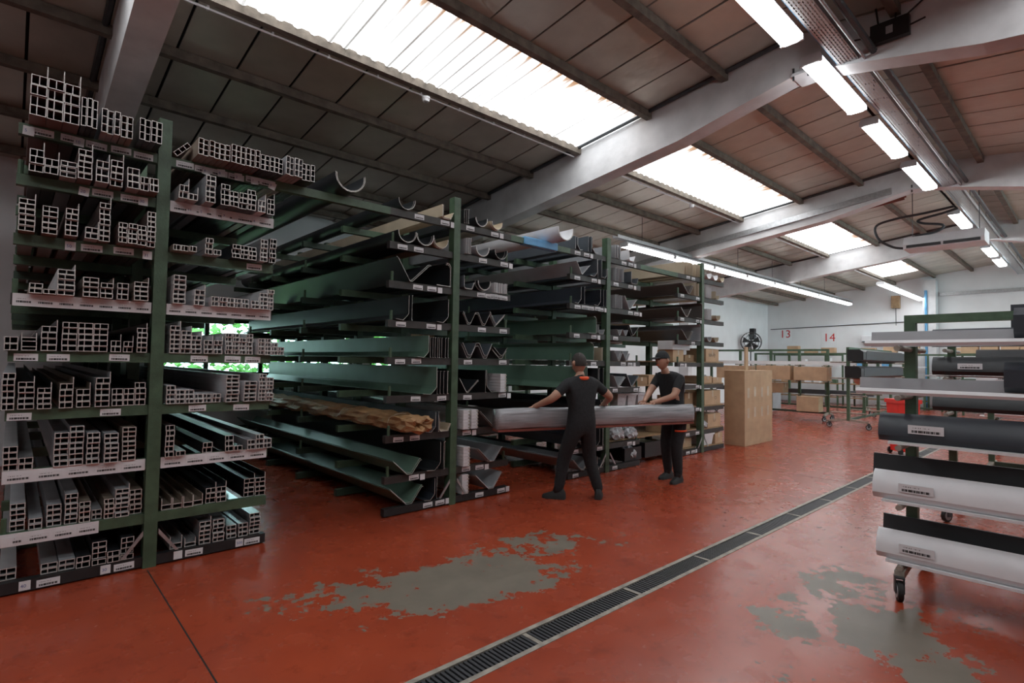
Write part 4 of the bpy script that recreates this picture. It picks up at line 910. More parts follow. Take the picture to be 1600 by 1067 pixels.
# ------------------------------------------------------------------ trolleys
def wheel(t, x, y, r=.068, w=.032, ang=0):
    T = Matrix.Translation((x, y, r)) @ Matrix.Rotation(ang, 4, 'Z')
    c = new('caster', None, t, loc=(x, y, 0), rot=(0, 0, ang))
    q = MB(); q.tube([(0, -w/2, r), (0, w/2, r)], r, 'rubber', 20); q.build('tyre', c, smooth=True)
    q = MB(); q.tube([(0, -w/2-.003, r), (0, w/2+.003, r)], r*.72, 'grey', 18); q.build('hub', c, smooth=True)
    q = MB(); q.box(-.025, .03, -w/2-.012, -w/2-.006, r*.8, 2*r+.02, 'steel_dark').box(-.025, .03, w/2+.006, w/2+.012, r*.8, 2*r+.02, 'steel_dark').box(-.035, .035, -w/2-.012, w/2+.012, 2*r+.02, 2*r+.03, 'steel_dark'); q.build('fork', c)
    return c
def trolley(x, y, posts, H, levels, half, label, arm_len=.42, along='y', top=True):
    """a row of posts on a wheeled base with tube arms to both sides"""
    t = new('trolley', None, loc=(x, y, 0), rot=(0, 0, 0 if along == 'y' else -PI/2), label=label, cat='trolley', group='wheeled profile trolleys')
    L = posts[-1]-posts[0]
    MB().box(-.03, .03, posts[0], posts[-1], .2, .26, 'green_dark').build('base_rail', t)
    for yy in posts: MB().box(-.035, .035, yy-.035, yy+.035, .2, H, 'green').build('post', t)
    if top: MB().box(-.033, .033, posts[0]-.035, posts[-1]+.035, H, H+.06, 'green').build('top_rail', t)
    for yy in (posts[0], posts[-1]):
        for s in (-1, 1):
            q = MB(); q.add([(s*.03, yy-.03, .26), (s*.03, yy+.03, .26), (s*half, yy+.03, .2), (s*half, yy-.03, .2), (s*.03, yy-.03, .2), (s*.03, yy+.03, .2), (s*half, yy+.03, .155), (s*half, yy-.03, .155)],
                            [(0, 1, 2, 3), (4, 7, 6, 5), (0, 4, 5, 1), (1, 5, 6, 2), (2, 6, 7, 3), (3, 7, 4, 0)], 'edge_metal'); q.build('leg', t)
            wheel(t, s*half, yy, ang=random.uniform(-.8, .8))
    for z in levels:
        for yy in posts:
            MB().tube([(-arm_len, yy, z), (arm_len, yy, z)], .02, 'edge_metal', 10).build('arm_tube', t)
    return t
def slab(label, name, poly, y0, y1, m, loc=(0, 0, 0), cat='panel', mend=None, sticker=None, group=None):
    t = new(name, None, loc=loc, label=label, cat=cat, group=group)
    q = MB(); q.ext(poly, y0, y1, m, mend or m); q.build('profile', t, smooth=True)
    if sticker:
        sx, sy, sz, ang = sticker; sx -= .004
        me = uvquad('sticker', .2, .06, 'barcode'); o = new('sticker', me, t, loc=(sx, sy, sz)); o.rotation_euler = (ang, 0, -PI/2)
    return t
CY = .97
trolley(5.0, CY, [-3.2, -1.6, 0], 1.95, [.215, .635, 1.05, 1.4, 1.75], .42, 'green wheeled trolley in the right foreground stacked with panels')
def cover(s=1.0):   # rounded cladding cover, curved face towards -x
    return [(-.34*s, .02), (-.37*s, .06), (-.365*s, .12), (-.33*s, .19), (-.29*s, .215), (-.28*s, .2), (-.32*s, .17), (-.35*s, .11), (-.35*s, .06), (-.325*s, .03)]
for i, (z, m, lb, yend) in enumerate(((.235, 'white', 'white curved cladding cover on the lowest arms of foreground trolley', 1.12), (.655, 'white', 'white curved cladding cover on second arms of foreground trolley', 1.14), (1.07, 'navy', 'dark blue curved cladding cover on third arms of foreground trolley', 1.1))):
    slab(lb, 'cladding_cover', cover(), yend-4.6, yend, m, (5.0, 0, z), 'cladding', sticker=(-.374, yend-.14-.02*i, .085, 0))
    for k, (dx, dz, w_, mm) in enumerate(((-.3, .0, .1, 'white'), (-.1, .0, .055, 'grey'))):
        slab(f'{"white" if k == 0 else "grey"} flat strip under the {["lowest", "second", "dark blue"][i]} cover of foreground trolley', 'flat_strip', [(dx-.08, .0), (dx+w_-.0, .0), (dx+w_, .018), (dx-.08, .018)], yend-4.5, yend-.06-.12*k, mm, (5.0, 0, z), 'strip')
for i, (z, h) in enumerate(((.235, .24), (.655, .27))):
    slab(f'black flat panel standing behind the {["lowest", "second"][i]} white cover on trolley', 'cladding_sheet', [(-.11, .03), (-.09, .03), (-.05, h+.03), (-.07, h+.03)], -3.4, 1.2-.06*(1-i), 'dark', (5.0, 0, z+.0), 'panel')
for i, (z, lb) in enumerate(((1.42, 'lower'), (1.77, 'upper'))):
    slab(f'grey flat panel standing on {lb} arms of the foreground trolley', 'cladding_sheet', [(-.12, .0), (-.1, .0), (-.08, .115), (-.1, .115)], -3.0, 1.28-.08*i, 'grey', (5.0, 0, z), 'panel')
    slab(f'white round-edged tube strip on {lb} arms of foreground trolley', 'tube_strip', [(-.36, .0), (-.3, .0), (-.29, .02), (-.3, .04), (-.36, .04), (-.37, .02)], -2.5, 1.24-.06*i, 'white', (5.0, 0, z), 'strip')
    slab(f'dark navy curved cover bundle at right on {lb} arms of foreground trolley', 'cladding_cover', [(-.3, .045), (-.34, .08), (-.34, .19), (-.28, .24), (-.14, .24), (-.14, .045)], -3.4, .42-.05*i, 'navy', (5.0, 0, z), 'cladding')
# further trolleys behind it
def loaded(x, y, lb, mm, posts, lv, H=1.95):
    trolley(x, y, posts, H, lv, .42, f'green wheeled trolley {lb}')
    for i, z in enumerate(lv[1:]):
        m_ = mm[i % len(mm)]
        slab(f'{ {"dark": "black", "navy": "navy", "grey": "grey", "white": "white"}[m_] } cover on {ords[i]} arms of trolley {lb}', 'cladding_cover', cover(), posts[0]-.2, posts[-1]+.12, m_, (x, y, z+.02), 'cladding', sticker=(-.374, posts[-1]-.1, .085, 0) if i % 2 == 0 else None)
        if i % 2 == 0: slab(f'white strip on {ords[i]} arms of trolley {lb}', 'flat_strip', [(-.26, .0), (-.05, .0), (-.05, .015), (-.26, .015)], posts[0]-.3, posts[-1]+.2, 'white', (x, y, z+.02), 'strip')
loaded(7.7, 1.12, 'directly behind the foreground one', ['navy', 'dark', 'dark', 'navy'], [-2.8, -1.4, 0], [.215, .78, 1.12, 1.5, 1.8])
loaded(10.6, 1.1, 'third from camera on right', ['white', 'grey', 'white', 'dark'], [-2.8, -1.4, 0], [.215, .6, 1.0, 1.35, 1.65], 1.8)
loaded(13.6, 1.35, 'fourth from camera on right', ['white', 'grey', 'grey'], [-2.8, -1.4, 0], [.215, .7, 1.15, 1.6], 1.75)
slab('tall dark panel standing upright behind the foreground trolley at right', 'cladding_sheet', [(-.02, 0), (.0, 0), (.0, .42), (-.02, .42)], -2.5, .62, 'navy', (7.6, 0, 1.86), 'panel')
# trolley with black box sections, in the middle distance, lying along the hall
trolley(16.0, 4.45, [0, 1.4, 2.8, 4.2], 2.05, [.4, .85, 1.3, 1.72], .45, 'green wheeled trolley with black box covers in the middle distance', along='x')
for i, (z, x0, lb) in enumerate(((1.74, 15.6, 'upper'), (1.32, 15.4, 'lower'))):
    t = new('box_cover', None, loc=(x0, 4.0, z), label=f'black hollow box-shaped cover on the {lb} arms of the middle trolley', cat='box cover')
    q = MB(); poly = [(0, .04), (.05, 0), (.36, 0), (.36, .3), (.08, .3), (0, .24)]
    q.ext([(a, c) for a, c in poly], 0, 4.2, 'dark', 'black', axis='x'); q.build('shell', t)
    MB().box(.25, 4.15, -.004, 0, .05, .27, 'navy').build('side_sheet', t)
slab('crumpled white paper hanging under the lower black box cover', 'paper_sheet', [(0, 0), (.08, -.1), (.3, -.16), (.5, -.04), (.5, -.03), (.3, -.15), (.08, -.09), (0, .01)], 0, .35, 'white', (16.2, 4.05, 1.3), 'paper')
# green frame along the width further back, with boxes
trolley(17.6, 5.42, [0, .78, 1.62, 2.6, 3.6], 2.05, [.75, 1.15, 1.62], .35, 'long green frame trolley carrying cartons before the far wall', arm_len=.35)
for i, (y, z, w_, d, h, m_) in enumerate(((5.3, 1.18, .5, .9, .4, 'card'), (6.3, 1.18, .5, 1.0, .42, 'card'), (6.5, .78, .5, .5, .3, 'card_dark'), (5.52, .27, .45, .6, .44, 'card'), (7.5, 1.18, .5, 1.1, .4, 'card'), (7.4, .78, .5, .6, .34, 'card_dark'))):
    carton('cardboard_box', f'brown carton on the long green frame, {ords[i]} counting from its right end', 17.12, y, z+.0, w_*.84, d, h, 0, m_, group='cartons on the green frame')
slab('white long profile across the top arms of the long green frame', 'long_profile', [(-.3, 0), (-.2, 0), (-.2, .1), (-.3, .1)], 4.6, 9.4, 'white', (17.55, 0, 1.642), 'profile')
slab('grey long profile across the middle arms of the long green frame', 'long_profile', [(0, 0), (.14, 0), (.14, .13), (0, .13)], 4.3, 8.9, 'slate', (17.7, 0, .772), 'profile')
MB().bevbox(18.06, 18.8, 7.2, 8.1, .12, .85, .01, 'grey').build('metal_cabinet', label='low pale grey metal cabinet behind the tall cartons', cat='cabinet')
trolley(20.6, 5.2, [0, 1.2, 2.4, 3.6], 2.0, [.7, 1.1, 1.6], .35, 'green frame trolley farthest back near wall numbers', arm_len=.4)
trolley(22.6, 2.2, [0, 1.2, 2.4], 2.0, [.7, 1.1, 1.6], .35, 'green frame trolley at back right near white pillar', arm_len=.4)

# workbenches and clutter along the far wall
for i, (y0, y1) in enumerate(((1.4, 4.0), (4.4, 7.0), (7.3, 10.2))):
    t = new('workbench', None, loc=(25.4, y0, 0), label=f'workbench with pale top against far wall, {["right", "middle", "left"][i]} of the three', cat='workbench', group='workbenches')
    W = y1-y0
    MB().box(-.4, .4, 0, W, .86, .9, 'wood').build('top', t)
    for xx in (-.35, .35):
        for yy in (.06, W-.06): MB().box(xx-.03, xx+.03, yy-.03, yy+.03, 0, .86, 'green').build('leg', t)
    MB().box(-.36, .36, .08, W-.08, .3, .33, 'wood').build('lower_shelf', t)
    q = MB(); q.box(.3, .36, .03, .09, .9, 2.1, 'green').box(.3, .36, W-.09, W-.03, .9, 2.1, 'green').box(.3, .36, .09, W-.09, 2.05, 2.1, 'green').box(.05, .36, .1, W-.1, 1.6, 1.63, 'white'); q.build('upright_frame', t)
    cols = ['card', 'white', 'slate', 'card_dark', 'green', 'pipe_blue', 'black', 'card']
    for k in range(8):
        yy = y0+.12+(W-.5)*k/7.5
        up = k % 3 == 1
        hh = .12+.2*random.random()
        carton('carton', f'small box on the {["right", "middle", "left"][i]} far bench, {ords[k]} from its right end', 25.1 if not up else 25.42, yy, .9 if not up else 1.632, .26, .2+.1*random.random(), hh, m=random.choice(cols), tape=False, group='small boxes on the benches')
    for k in range(3):
        carton('carton', f'brown carton on top frame of {["right", "middle", "left"][i]} bench, {ords[k]} from its right end', 25.5, y0+.3+k*.72, 2.1, .3, .42+.1*random.random(), .24+.15*random.random(), tape=False, group='cartons on bench frames')
# large bin, red
t = new('waste_bin', None, loc=(13.3, 3.0, 0), label='bright red plastic wheeled bin standing behind the trolleys', cat='bin')
q = MB(); q.add([(-.2, -.2, .06), (.2, -.2, .06), (.2, .2, .06), (-.2, .2, .06), (-.26, -.26, .95), (.26, -.26, .95), (.26, .26, .95), (-.26, .26, .95)], [(0, 3, 2, 1), (0, 1, 5, 4), (1, 2, 6, 5), (2, 3, 7, 6), (3, 0, 4, 7), (4, 5, 6, 7)], 'red'); q.build('body', t)
MB().box(-.29, .29, -.29, .29, .95, 1.02, 'red').build('lid', t)
for s in (-1, 1): MB().tube([(s*.2, .2, .06), (s*.24, .2, .06)], .06, 'rubber', 14).build('wheel', t)
t.location = (12.2, 2.5, 0); t.scale = (.72, .72, 1); t.rotation_euler = (0, 0, .75)
# cartons behind the trolleys at right
for i, (y, h) in enumerate(((1.25, .22), (1.75, .3), (2.25, .3), (2.75, .26))):
    carton('cardboard_box', f'brown carton on high pallet stack right of white pillar, {ords[i]} from the right', 23.6, y, 2.1, .4, .44, h, group='cartons right of pillar')
t = new('pallet_shelf', None, loc=(23.8, 2.2, 0), label='tall green shelf unit carrying the cartons right of white pillar', cat='shelf')
for yy in (-1.1, .95): MB().box(-.03, .03, yy, yy+.06, 0, 2.05, 'green').build('post', t)
for z in (.5, 1.2, 2.05): MB().box(-.3, .3, -1.1, 1.0, z, z+.045, 'green').build('shelf', t)

# far wall details
t = new('pillar', None, loc=(26.2, 4.45, 0), label='white concrete pillar on the far wall with blue pipe', cat='pillar')
MB().box(-.18, .28, -.2, .2, 0, 5.0, 'concrete_white').build('shaft', t); MB().tube([(-.22, .1, 0), (-.22, .1, 4.6)], .045, 'pipe_blue', 10).build('blue_pipe', t)
MB().box(26.42, 26.5, -3, 4.2, 4.4, 4.52, 'galv').build('wall_ledge', label='grey horizontal rail across far wall right of the pillar', cat='rail')
MB().tube([(26.46, 4.7, 3.45), (26.46, 10.6, 3.3)], .018, 'steel_dark', 6).build('wall_cable', label='thin dark cable running along far wall left of the pillar', cat='cable')
def sign(y, z, txt, label, wn_=.6):
    t = new('number_sign', None, loc=(26.49, y, z), label=label, cat='sign')
    q = MB(); q.box(-.012, .0, -wn_/2, wn_/2, -.35, .38, 'wall_white'); text_into(q, txt, .5, (-.0125, .24, -.05), (0, -1, 0), (0, 0, 1), 'red_ink', .002); q.build('plate', t)
sign(9.95, 2.95, '13', 'white plate with red number 13 high on the far wall')
sign(8.1, 2.75, '14', 'white plate with red number 14 on the far wall, right of the 13')
t = new('wall_unit', None, loc=(26.35, 5.6, 3.0), label='small brown wooden box hung high on far wall', cat='box')
MB().bevbox(-.12, .12, -.14, .14, 1.0, 1.5, .01, 'wood').build('case', t); MB().tube([(0, 0, 1.0), (0, 0, .3)], .012, 'steel_dark', 6).build('cord', t)
t = new('air_conditioner', None, loc=(26.35, 6.35, 2.6), label='white wall mounted air conditioner on far wall left of pillar', cat='air conditioner')
MB().bevbox(-.2, .15, -.45, .45, 0, .3, .03, 'white').build('body', t); MB().box(-.21, -.19, -.4, .4, .02, .07, 'slate').build('air_outlet', t)
t = new('fan', None, loc=(23.6, 10.3, 0), label='large black industrial pedestal fan by the left wall', cat='fan')
MB().tube([(0, 0, .03), (0, 0, 2.55)], .025, 'black', 8).build('stand', t); MB().tube([(0, 0, 0), (0, 0, .04)], .3, 'black', 20).build('base', t)
q = MB(); FD = Vector((-.8, -.6, 0)); FS = Vector((.6, -.8, 0)); cf = Vector((0, 0, 2.6))
for rr, off in ((.42, 0), (.42, .12), (.3, .15), (.16, .16)):
    q.tube([cf+FD*off+(FS*math.cos(a*PI/16)+Vector((0, 0, 1))*math.sin(a*PI/16))*rr for a in range(33)], .012, 'black', 5, False)
for a in range(12):
    u = FS*math.cos(a*PI/6)+Vector((0, 0, 1))*math.sin(a*PI/6); q.tube([cf+FD*.16+u*.05, cf+FD*.12+u*.42], .007, 'black', 4)
q.build('cage', t)
for a in range(5):
    u = FS*math.cos(a*2*PI/5)+Vector((0, 0, 1))*math.sin(a*2*PI/5); v = FS*math.cos(a*2*PI/5+.7)+Vector((0, 0, 1))*math.sin(a*2*PI/5+.7)
    MB().add([cf+FD*.05+u*.05, cf+FD*.05+u*.37, cf+FD*.09+v*.36, cf+FD*.09+v*.08, cf+FD*.055+u*.05, cf+FD*.055+u*.37, cf+FD*.095+v*.36, cf+FD*.095+v*.08], [(0, 1, 2, 3), (7, 6, 5, 4), (0, 4, 5, 1), (1, 5, 6, 2), (2, 6, 7, 3), (3, 7, 4, 0)], 'black').build('blade', t)
MB().tube([cf-FD*.12, cf+FD*.1], .07, 'black', 12).build('motor', t)
t = new('wall_speaker', None, loc=(24.6, 10.66, 3.0), label='slim black box hung on the left wall near the corner', cat='speaker'); MB().bevbox(-.12, .12, -.12, .08, -.25, .25, .01, 'black').build('case', t); MB().box(-.1, .1, -.125, -.12, -.2, .1, 'slate').build('grille', t)

# ------------------------------------------------------------------ two workers and the wrapped pack they carry
A0, A1 = Vector((6.85, 3.83, 0)), Vector((4.1, 4.72, 0))
dpk = (A1-A0); Lp = dpk.length; angp = math.atan2(dpk.y, dpk.x)
t = new('wrapped_pack', None, loc=(A0.x, A0.y, .83), rot=(0, 0, angp), label='long grey pack of profiles wrapped in clear film, carried by two workers', cat='pack')
bm = bmesh.new(); n = 60; rings = []
base = [(-.09, .02), (-.06, 0), (.06, 0), (.09, .02), (.095, .1), (.09, .2), (.06, .235), (0, .24), (-.06, .235), (-.09, .2), (-.095, .1)]
for i in range(n+1):
    rings.append([bm.verts.new((Lp*i/n, y+.005*math.sin(i*.5+k*2.1)+random.uniform(-.0015, .0015), z+.005*math.sin(i*.33+k*1.3)+random.uniform(-.0015, .0015))) for k, (y, z) in enumerate(base)])
for i in range(n):
    for k in range(len(base)): bm.faces.new((rings[i][k], rings[i][(k+1) % len(base)], rings[i+1][(k+1) % len(base)], rings[i+1][k]))
bm.faces.new(rings[0]); bm.faces.new(rings[-1][::-1]); bmesh.ops.recalc_face_normals(bm, faces=bm.faces)
me = bpy.data.meshes.new('film'); bm.to_mesh(me); bm.free(); me.materials.append(M['clear_wrap']); me.polygons.foreach_set('use_smooth', [True]*len(me.polygons)); new('film', me, t)
MB().box(.0, Lp, -.085, .085, -.022, .004, 'pipe_red').build('bottom_board', t)

def skin_obj(verts, edges, radii, sub=2):
    me = bpy.data.meshes.new('sk'); me.from_pydata([tuple(v) for v in verts], edges, [])
    o = bpy.data.objects.new('sk', me); COL.objects.link(o)
    md = o.modifiers.new('skin', 'SKIN'); md.use_smooth_shade = True
    sv = me.skin_vertices[0].data if me.skin_vertices else None
    if sv is None:
        bpy.context.view_layer.objects.active = o; bpy.ops.mesh.customdata_skin_add(); sv = me.skin_vertices[0].data
    for i, r in enumerate(radii): sv[i].radius = (r, r) if not isinstance(r, tuple) else r
    sv[0].use_root = True
    s = o.modifiers.new('sub', 'SUBSURF'); s.levels = sub; s.render_levels = sub
    bpy.context.view_layer.update(); dg = bpy.context.evaluated_depsgraph_get()
    out = bpy.data.meshes.new_from_object(o.evaluated_get(dg))
    bpy.data.objects.remove(o); return out

def person(label, J, face, bone_mats, hands):
    """J: joint name -> (position, radius); bones by name; one continuous body mesh"""
    names = list(J); idx = {k: i for i, k in enumerate(names)}
    E_ = [('pelvis', 'waist'), ('waist', 'chest'), ('chest', 'neck'), ('neck', 'head0')]
    for s in 'LR':
        E_ += [('chest', 'sh'+s), ('sh'+s, 'el'+s), ('el'+s, 'wr'+s), ('wr'+s, 'pa'+s), ('pelvis', 'hip'+s), ('hip'+s, 'kn'+s), ('kn'+s, 'an'+s), ('an'+s, 'toe'+s)]
    me = skin_obj([J[k][0] for k in names], [(idx[a], idx[b_]) for a, b_ in E_], [J[k][1] for k in names])
    root = new('person', None, loc=(J['pelvis'][0].x, J['pelvis'][0].y, 0), label=label, cat='person')
    off = Vector((J['pelvis'][0].x, J['pelvis'][0].y, 0))
    mats = ['cloth', 'skin', 'black', 'orange']
    segs = [(J[a][0], J[b_][0], bone_mats(a, b_)) for a, b_ in E_]
    q = MB(); q.mats = list(mats)
    def near(p):
        best = None
        for a, b_, f in segs:
            d = b_-a; u = max(0, min(1, (p-a).dot(d)/max(d.length_squared, 1e-9))); dist = (a+d*u-p).length
            if best is None or dist < best[0]: best = (dist, f, u)
        return best[1](best[2]) if callable(best[1]) else best[1]
    vs = [v.co.copy() for v in me.vertices]
    for p in me.polygons: q.f.append(tuple(p.vertices)); q.mi.append(mats.index(near(p.center)))
    q.v = [tuple(v-off) for v in vs]
    # head: sphere shaped into a skull with jaw, nose and ears
    hc = J['head0'][0]+Vector((0, 0, .085))+face*.015; up = Vector((0, 0, 1)); up = (up+face*J['tilt'][1] if 'tilt' in J else up).normalized(); sd = face.cross(up).normalized(); fw = up.cross(sd).normalized()
    bmh = bmesh.new(); bmesh.ops.create_uvsphere(bmh, u_segments=20, v_segments=14, radius=1)
    for v in bmh.verts:
        x, y, z = v.co; f = .105; wd = .076
        if z < 0: wd *= 1+.28*z; f *= 1+.1*z
        if y > .55 and -.35 < z < .15: y += .17*max(0, 1-abs(x)*5)*(1-abs(z+.1)*2.2)   # nose
        if y > .3 and -.75 < z < -.45: y += .05
        v.co = hc-off+sd*(x*wd)+fw*(y*f)+up*(z*.125)
    bmh.verts.index_update(); q.add([v.co for v in bmh.verts], [[v.index for v in f.verts] for f in bmh.faces], 'skin'); bmh.free()
    for s in (-1, 1):
        q.tube([hc-off+sd*s*.072-fw*.01+up*.03, hc-off+sd*s*.088-fw*.02+up*.0, hc-off+sd*s*.074-fw*.01-up*.035], [.012, .018, .01], 'skin', 8)
        q.tube([hc-off+sd*s*.03+fw*.094+up*.012, hc-off+sd*s*.03+fw*.1+up*.012], [.012, .009], 'black', 8)
    q.tube([hc-off-sd*.026+fw*.093-up*.06, hc-off+fw*.101-up*.06, hc-off+sd*.026+fw*.093-up*.06], .006, 'orange', 6)
    # hands: palm continues the wrist, five separate fingers curled over the pack
    for s, (dirf, dirside, curl) in hands.items():
        pa = J['pa'+s][0]; dirf = dirf.normalized(); dirside = dirside.normalized(); nrm = curl.normalized()
        for k, (o_, ln) in enumerate(((-.033, .07), (-.011, .08), (.011, .076), (.031, .06))):
            p0 = pa+dirside*o_; p1 = p0+dirf*ln*.5; p2 = p1+(dirf*.6+nrm*.8).normalized()*ln*.35; p3 = p2+(dirf*.05+nrm).normalized()*ln*.32
            q.tube([p-off for p in (p0, p1, p2, p3)], [.0095, .009, .0085, .0065], 'skin', 8)
        th = pa-dirf*.04-dirside*.03; q.tube([p-off for p in (th, th-dirside*.035+dirf*.025, th-dirside*.04+dirf*.055+nrm*.02)], [.012, .011, .008], 'skin', 8)
    body = q.mesh('body', smooth=False); body.polygons.foreach_set('use_smooth', [True]*len(body.polygons)); new('body', body, root)
    for s in 'LR':   # shoes with a sole, toe cap and heel
        an = J['an'+s][0]-off; td = (J['toe'+s][0]-J['an'+s][0]); td.z = 0; td.normalize(); ls = Vector((0, 0, 1)).cross(td); sh = MB(); rg = []
        for (a, wd, zt) in ((-.085, .034, .075), (-.06, .042, .115), (0, .045, .125), (.07, .046, .085), (.13, .048, .062), (.175, .036, .048), (.195, .018, .035)):
            c = Vector((an.x, an.y, 0))+td*a; rg += [c+ls*wd+Vector((0, 0, .001)), c+ls*wd*.95+Vector((0, 0, zt*.6)), c+ls*wd*.5+Vector((0, 0, zt)), c-ls*wd*.5+Vector((0, 0, zt)), c-ls*wd*.95+Vector((0, 0, zt*.6)), c-ls*wd+Vector((0, 0, .001))]
        fs = [(i*6+k, i*6+(k+1) % 6, (i+1)*6+(k+1) % 6, (i+1)*6+k) for i in range(6) for k in range(6)]+[tuple(range(6)), tuple(36+k for k in range(6))]
        sh.add(rg, fs, 'rubber'); sh.build('shoe', root, smooth=True)
    # hair: close cap over skull and nape
    bmh = bmesh.new(); bmesh.ops.create_uvsphere(bmh, u_segments=20, v_segments=14, radius=1)
    kill = [v for v in bmh.verts if (v.co.z < .22 and v.co.y > -.05) or v.co.z < -.4]
    bmesh.ops.delete(bmh, geom=kill, context='VERTS')
    for v in bmh.verts: v.co = hc-off+sd*(v.co.x*.083)+fw*(v.co.y*.112-.002)+up*(v.co.z*.134)
    hm = bpy.data.meshes.new('hair'); bmh.to_mesh(hm); bmh.free(); hm.materials.append(M['hair']); hm.polygons.foreach_set('use_smooth', [True]*len(hm.polygons)); new('hair', hm, root)
    return root, off
def bmats(a, b_):
    if a[:2] == 'el': return 'skin'
    if a[:2] == 'wr': return 'skin'
    if a[:2] == 'sh': return lambda u: 'cloth' if u < .62 else 'skin'
    if a == 'neck': return 'skin'
    if a[:2] == 'an': return 'black'
    return 'cloth'
def fig(c, face, feet, hands_at, lean=.0, hgt=1.76):
    """skeleton from the feet up; c = hip centre on the ground, face = horizontal facing"""
    face = face.normalized(); left = Vector((0, 0, 1)).cross(face); k = hgt/1.76; J = {}
    hip = Vector((c.x, c.y, .93*k)); J['pelvis'] = (hip, (.165, .125)); J['waist'] = (hip+Vector((0, 0, .17*k))+face*lean*.25, (.16, .118)); ch = hip+Vector((0, 0, .44*k))+face*lean*.8
    J['chest'] = (ch, (.185, .13)); J['neck'] = (ch+Vector((0, 0, .13*k))+face*lean*.35, .058); J['head0'] = (ch+Vector((0, 0, .2*k))+face*(lean*.6+.02), .055)
    for s, sg in (('L', 1), ('R', -1)):
        sh = ch+left*sg*.19+Vector((0, 0, .045*k)); wr = hands_at[s]; d = wr-sh; dist = min(d.length, .53); wr = sh+d.normalized()*dist
        bend = math.sqrt(max(0, .275**2-(dist/2)**2)); out = (left*sg*.8-face*.35+Vector((0, 0, -.6))); out -= d.normalized()*out.dot(d.normalized()); out.normalize()
        el = (sh+wr)/2+out*bend
        J['sh'+s] = (sh, .075); J['el'+s] = (el, .05); J['wr'+s] = (wr, .033); J['pa'+s] = (wr+(wr-el).normalized()*.07, (.038, .022))
        f = feet[s]; hp = hip+left*sg*.095-Vector((0, 0, .05)); an = Vector((f[0].x, f[0].y, .1+f[0].z))
        kn = (hp+an)/2+face*(.06+f[1]); J['hip'+s] = (hp, .112); J['kn'+s] = (kn, .084); J['an'+s] = (an, .064)
        td = f[2].normalized(); J['toe'+s] = (an+td*.06-Vector((0, 0, .035)), .035)
    return J
# worker one, back to the camera, walking with the pack in front of him
fc = Vector((.25, 1, 0)).normalized(); lf = Vector((0, 0, 1)).cross(fc)
c1 = Vector((4.97, 4.17, 0))
pk = lambda x: A0+(A1-A0)*((x-A0.x)/(A1.x-A0.x))
J = fig(c1, fc, {'L': (Vector((4.8, 4.37, 0)), .0, Vector((-.5, .85, 0))), 'R': (Vector((5.19, 4.08, .0)), .02, Vector((.75, .5, 0)))}, {'L': pk(4.58)+Vector((0, -.02, 1.09)), 'R': pk(5.5)+Vector((0, -.02, 1.1))}, .02, 1.7)
hd = {'L': ((J['paL'][0]-J['wrL'][0]), Vector((1, .2, 0)), Vector((0, .3, -1))), 'R': ((J['paR'][0]-J['wrR'][0]), Vector((-1, .4, 0)), Vector((0, .3, -1)))}
p1, off1 = person('worker in black with orange collar, back to the camera, holding the wrapped pack', J, fc, bmats, hd)
q = MB(); nk = J['neck'][0]-off1; q.tube([nk+(lf*math.cos(a*PI/8)*.082+fc*math.sin(a*PI/8)*.075)+Vector((0, 0, -.02)) for a in range(17)], .022, 'orange', 8, False); q.build('collar', p1, smooth=True)
# worker two, side on, facing left along the pack
fc = Vector((-1, .18, 0)).normalized(); lf = Vector((0, 0, 1)).cross(fc)
c2 = Vector((6.8, 4.02, 0))
J = fig(c2, fc, {'L': (Vector((6.72, 3.92, 0)), .0, Vector((-1, -.05, 0))), 'R': (Vector((6.86, 4.16, .0)), .0, Vector((-1, .1, 0)))}, {'L': pk(6.3)+Vector((0, .02, 1.1)), 'R': pk(6.22)+Vector((0, .12, 1.08))}, .16, 1.76)
hd = {'L': ((J['paL'][0]-J['wrL'][0]), Vector((.2, 1, 0)), Vector((-.2, 0, -1))), 'R': ((J['paR'][0]-J['wrR'][0]), Vector((.2, -1, 0)), Vector((-.2, 0, -1)))}
p2, off2 = person('worker in black cap and clothes, side on, gripping the end of the wrapped pack', J, fc, bmats, hd)
q = MB(); hpv = J['hipL'][0]-off2; knv = J['knL'][0]-off2; pc = hpv.lerp(knv, .45)
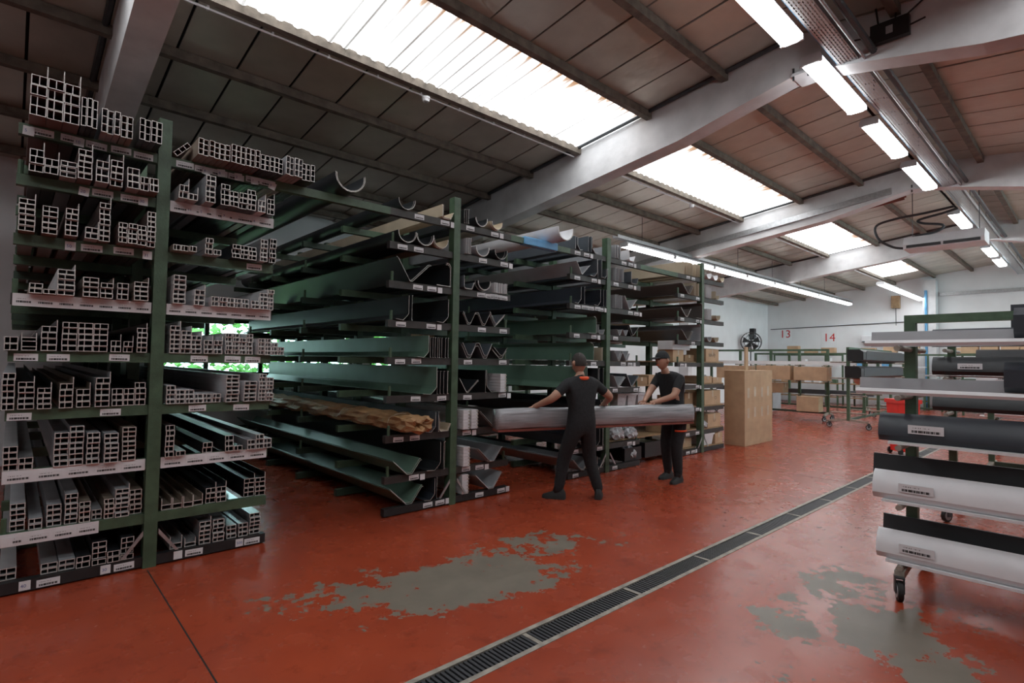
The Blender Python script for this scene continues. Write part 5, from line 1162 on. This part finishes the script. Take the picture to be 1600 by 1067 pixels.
q.tube([pc+Vector((.095*math.cos(a*PI/8), .098*math.sin(a*PI/8), 0)) for a in range(8, 17)], .013, 'orange', 6); q.build('pocket_stripe', p2)
hc = J['head0'][0]-off2+Vector((0, 0, .085))+fc*.015
bmh = bmesh.new(); bmesh.ops.create_uvsphere(bmh, u_segments=20, v_segments=12, radius=1); bmesh.ops.delete(bmh, geom=[v for v in bmh.verts if v.co.z < .2], context='VERTS')
sd = fc.cross(Vector((0, 0, 1)))
for v in bmh.verts: v.co = hc+sd*(v.co.x*.092)+fc*(v.co.y*.122)+Vector((0, 0, v.co.z*.142))
cm = bpy.data.meshes.new('cap'); bmh.to_mesh(cm); bmh.free(); cm.materials.append(M['cloth']); cp = new('cap', cm, p2)
MB().add([hc+fc*.1+sd*.07+Vector((0, 0, .035)), hc+fc*.1-sd*.07+Vector((0, 0, .035)), hc+fc*.2-sd*.04+Vector((0, 0, .015)), hc+fc*.2+sd*.04+Vector((0, 0, .015)),
          hc+fc*.1+sd*.07+Vector((0, 0, .045)), hc+fc*.1-sd*.07+Vector((0, 0, .045)), hc+fc*.2-sd*.04+Vector((0, 0, .024)), hc+fc*.2+sd*.04+Vector((0, 0, .024))],
         [(0, 1, 2, 3), (7, 6, 5, 4), (0, 4, 5, 1), (1, 5, 6, 2), (2, 6, 7, 3), (3, 7, 4, 0)], 'cloth').build('brim', cp)

# ------------------------------------------------------------------ outside: ground and hedge seen through the windows
MB().box(-12, 30, YL+.25, 30, -.2, -.1, 'ground').build('ground_outside', kind='structure', label='paved yard outside the windows')
hb = MB()
for i in range(9000):
    x, y, z = random.uniform(-6, 22), 14.5+random.uniform(-.7, .9), random.uniform(0, 3.0)
    a, c = random.uniform(0, 2*PI), random.uniform(-.8, .8); s = random.uniform(.06, .13)
    u = Vector((math.cos(a), math.sin(a), 0))*s; v = Vector((-math.sin(a)*c, math.cos(a)*c, 1)).normalized()*s*.7; p = Vector((x, y, z))
    hb.add([p-u, p-v, p+u, p+v], [(0, 1, 2, 3)], 'hedge')
hb.build('hedge_leaves', label='leafy green hedge outside behind the windows', cat='hedge', kind='stuff')
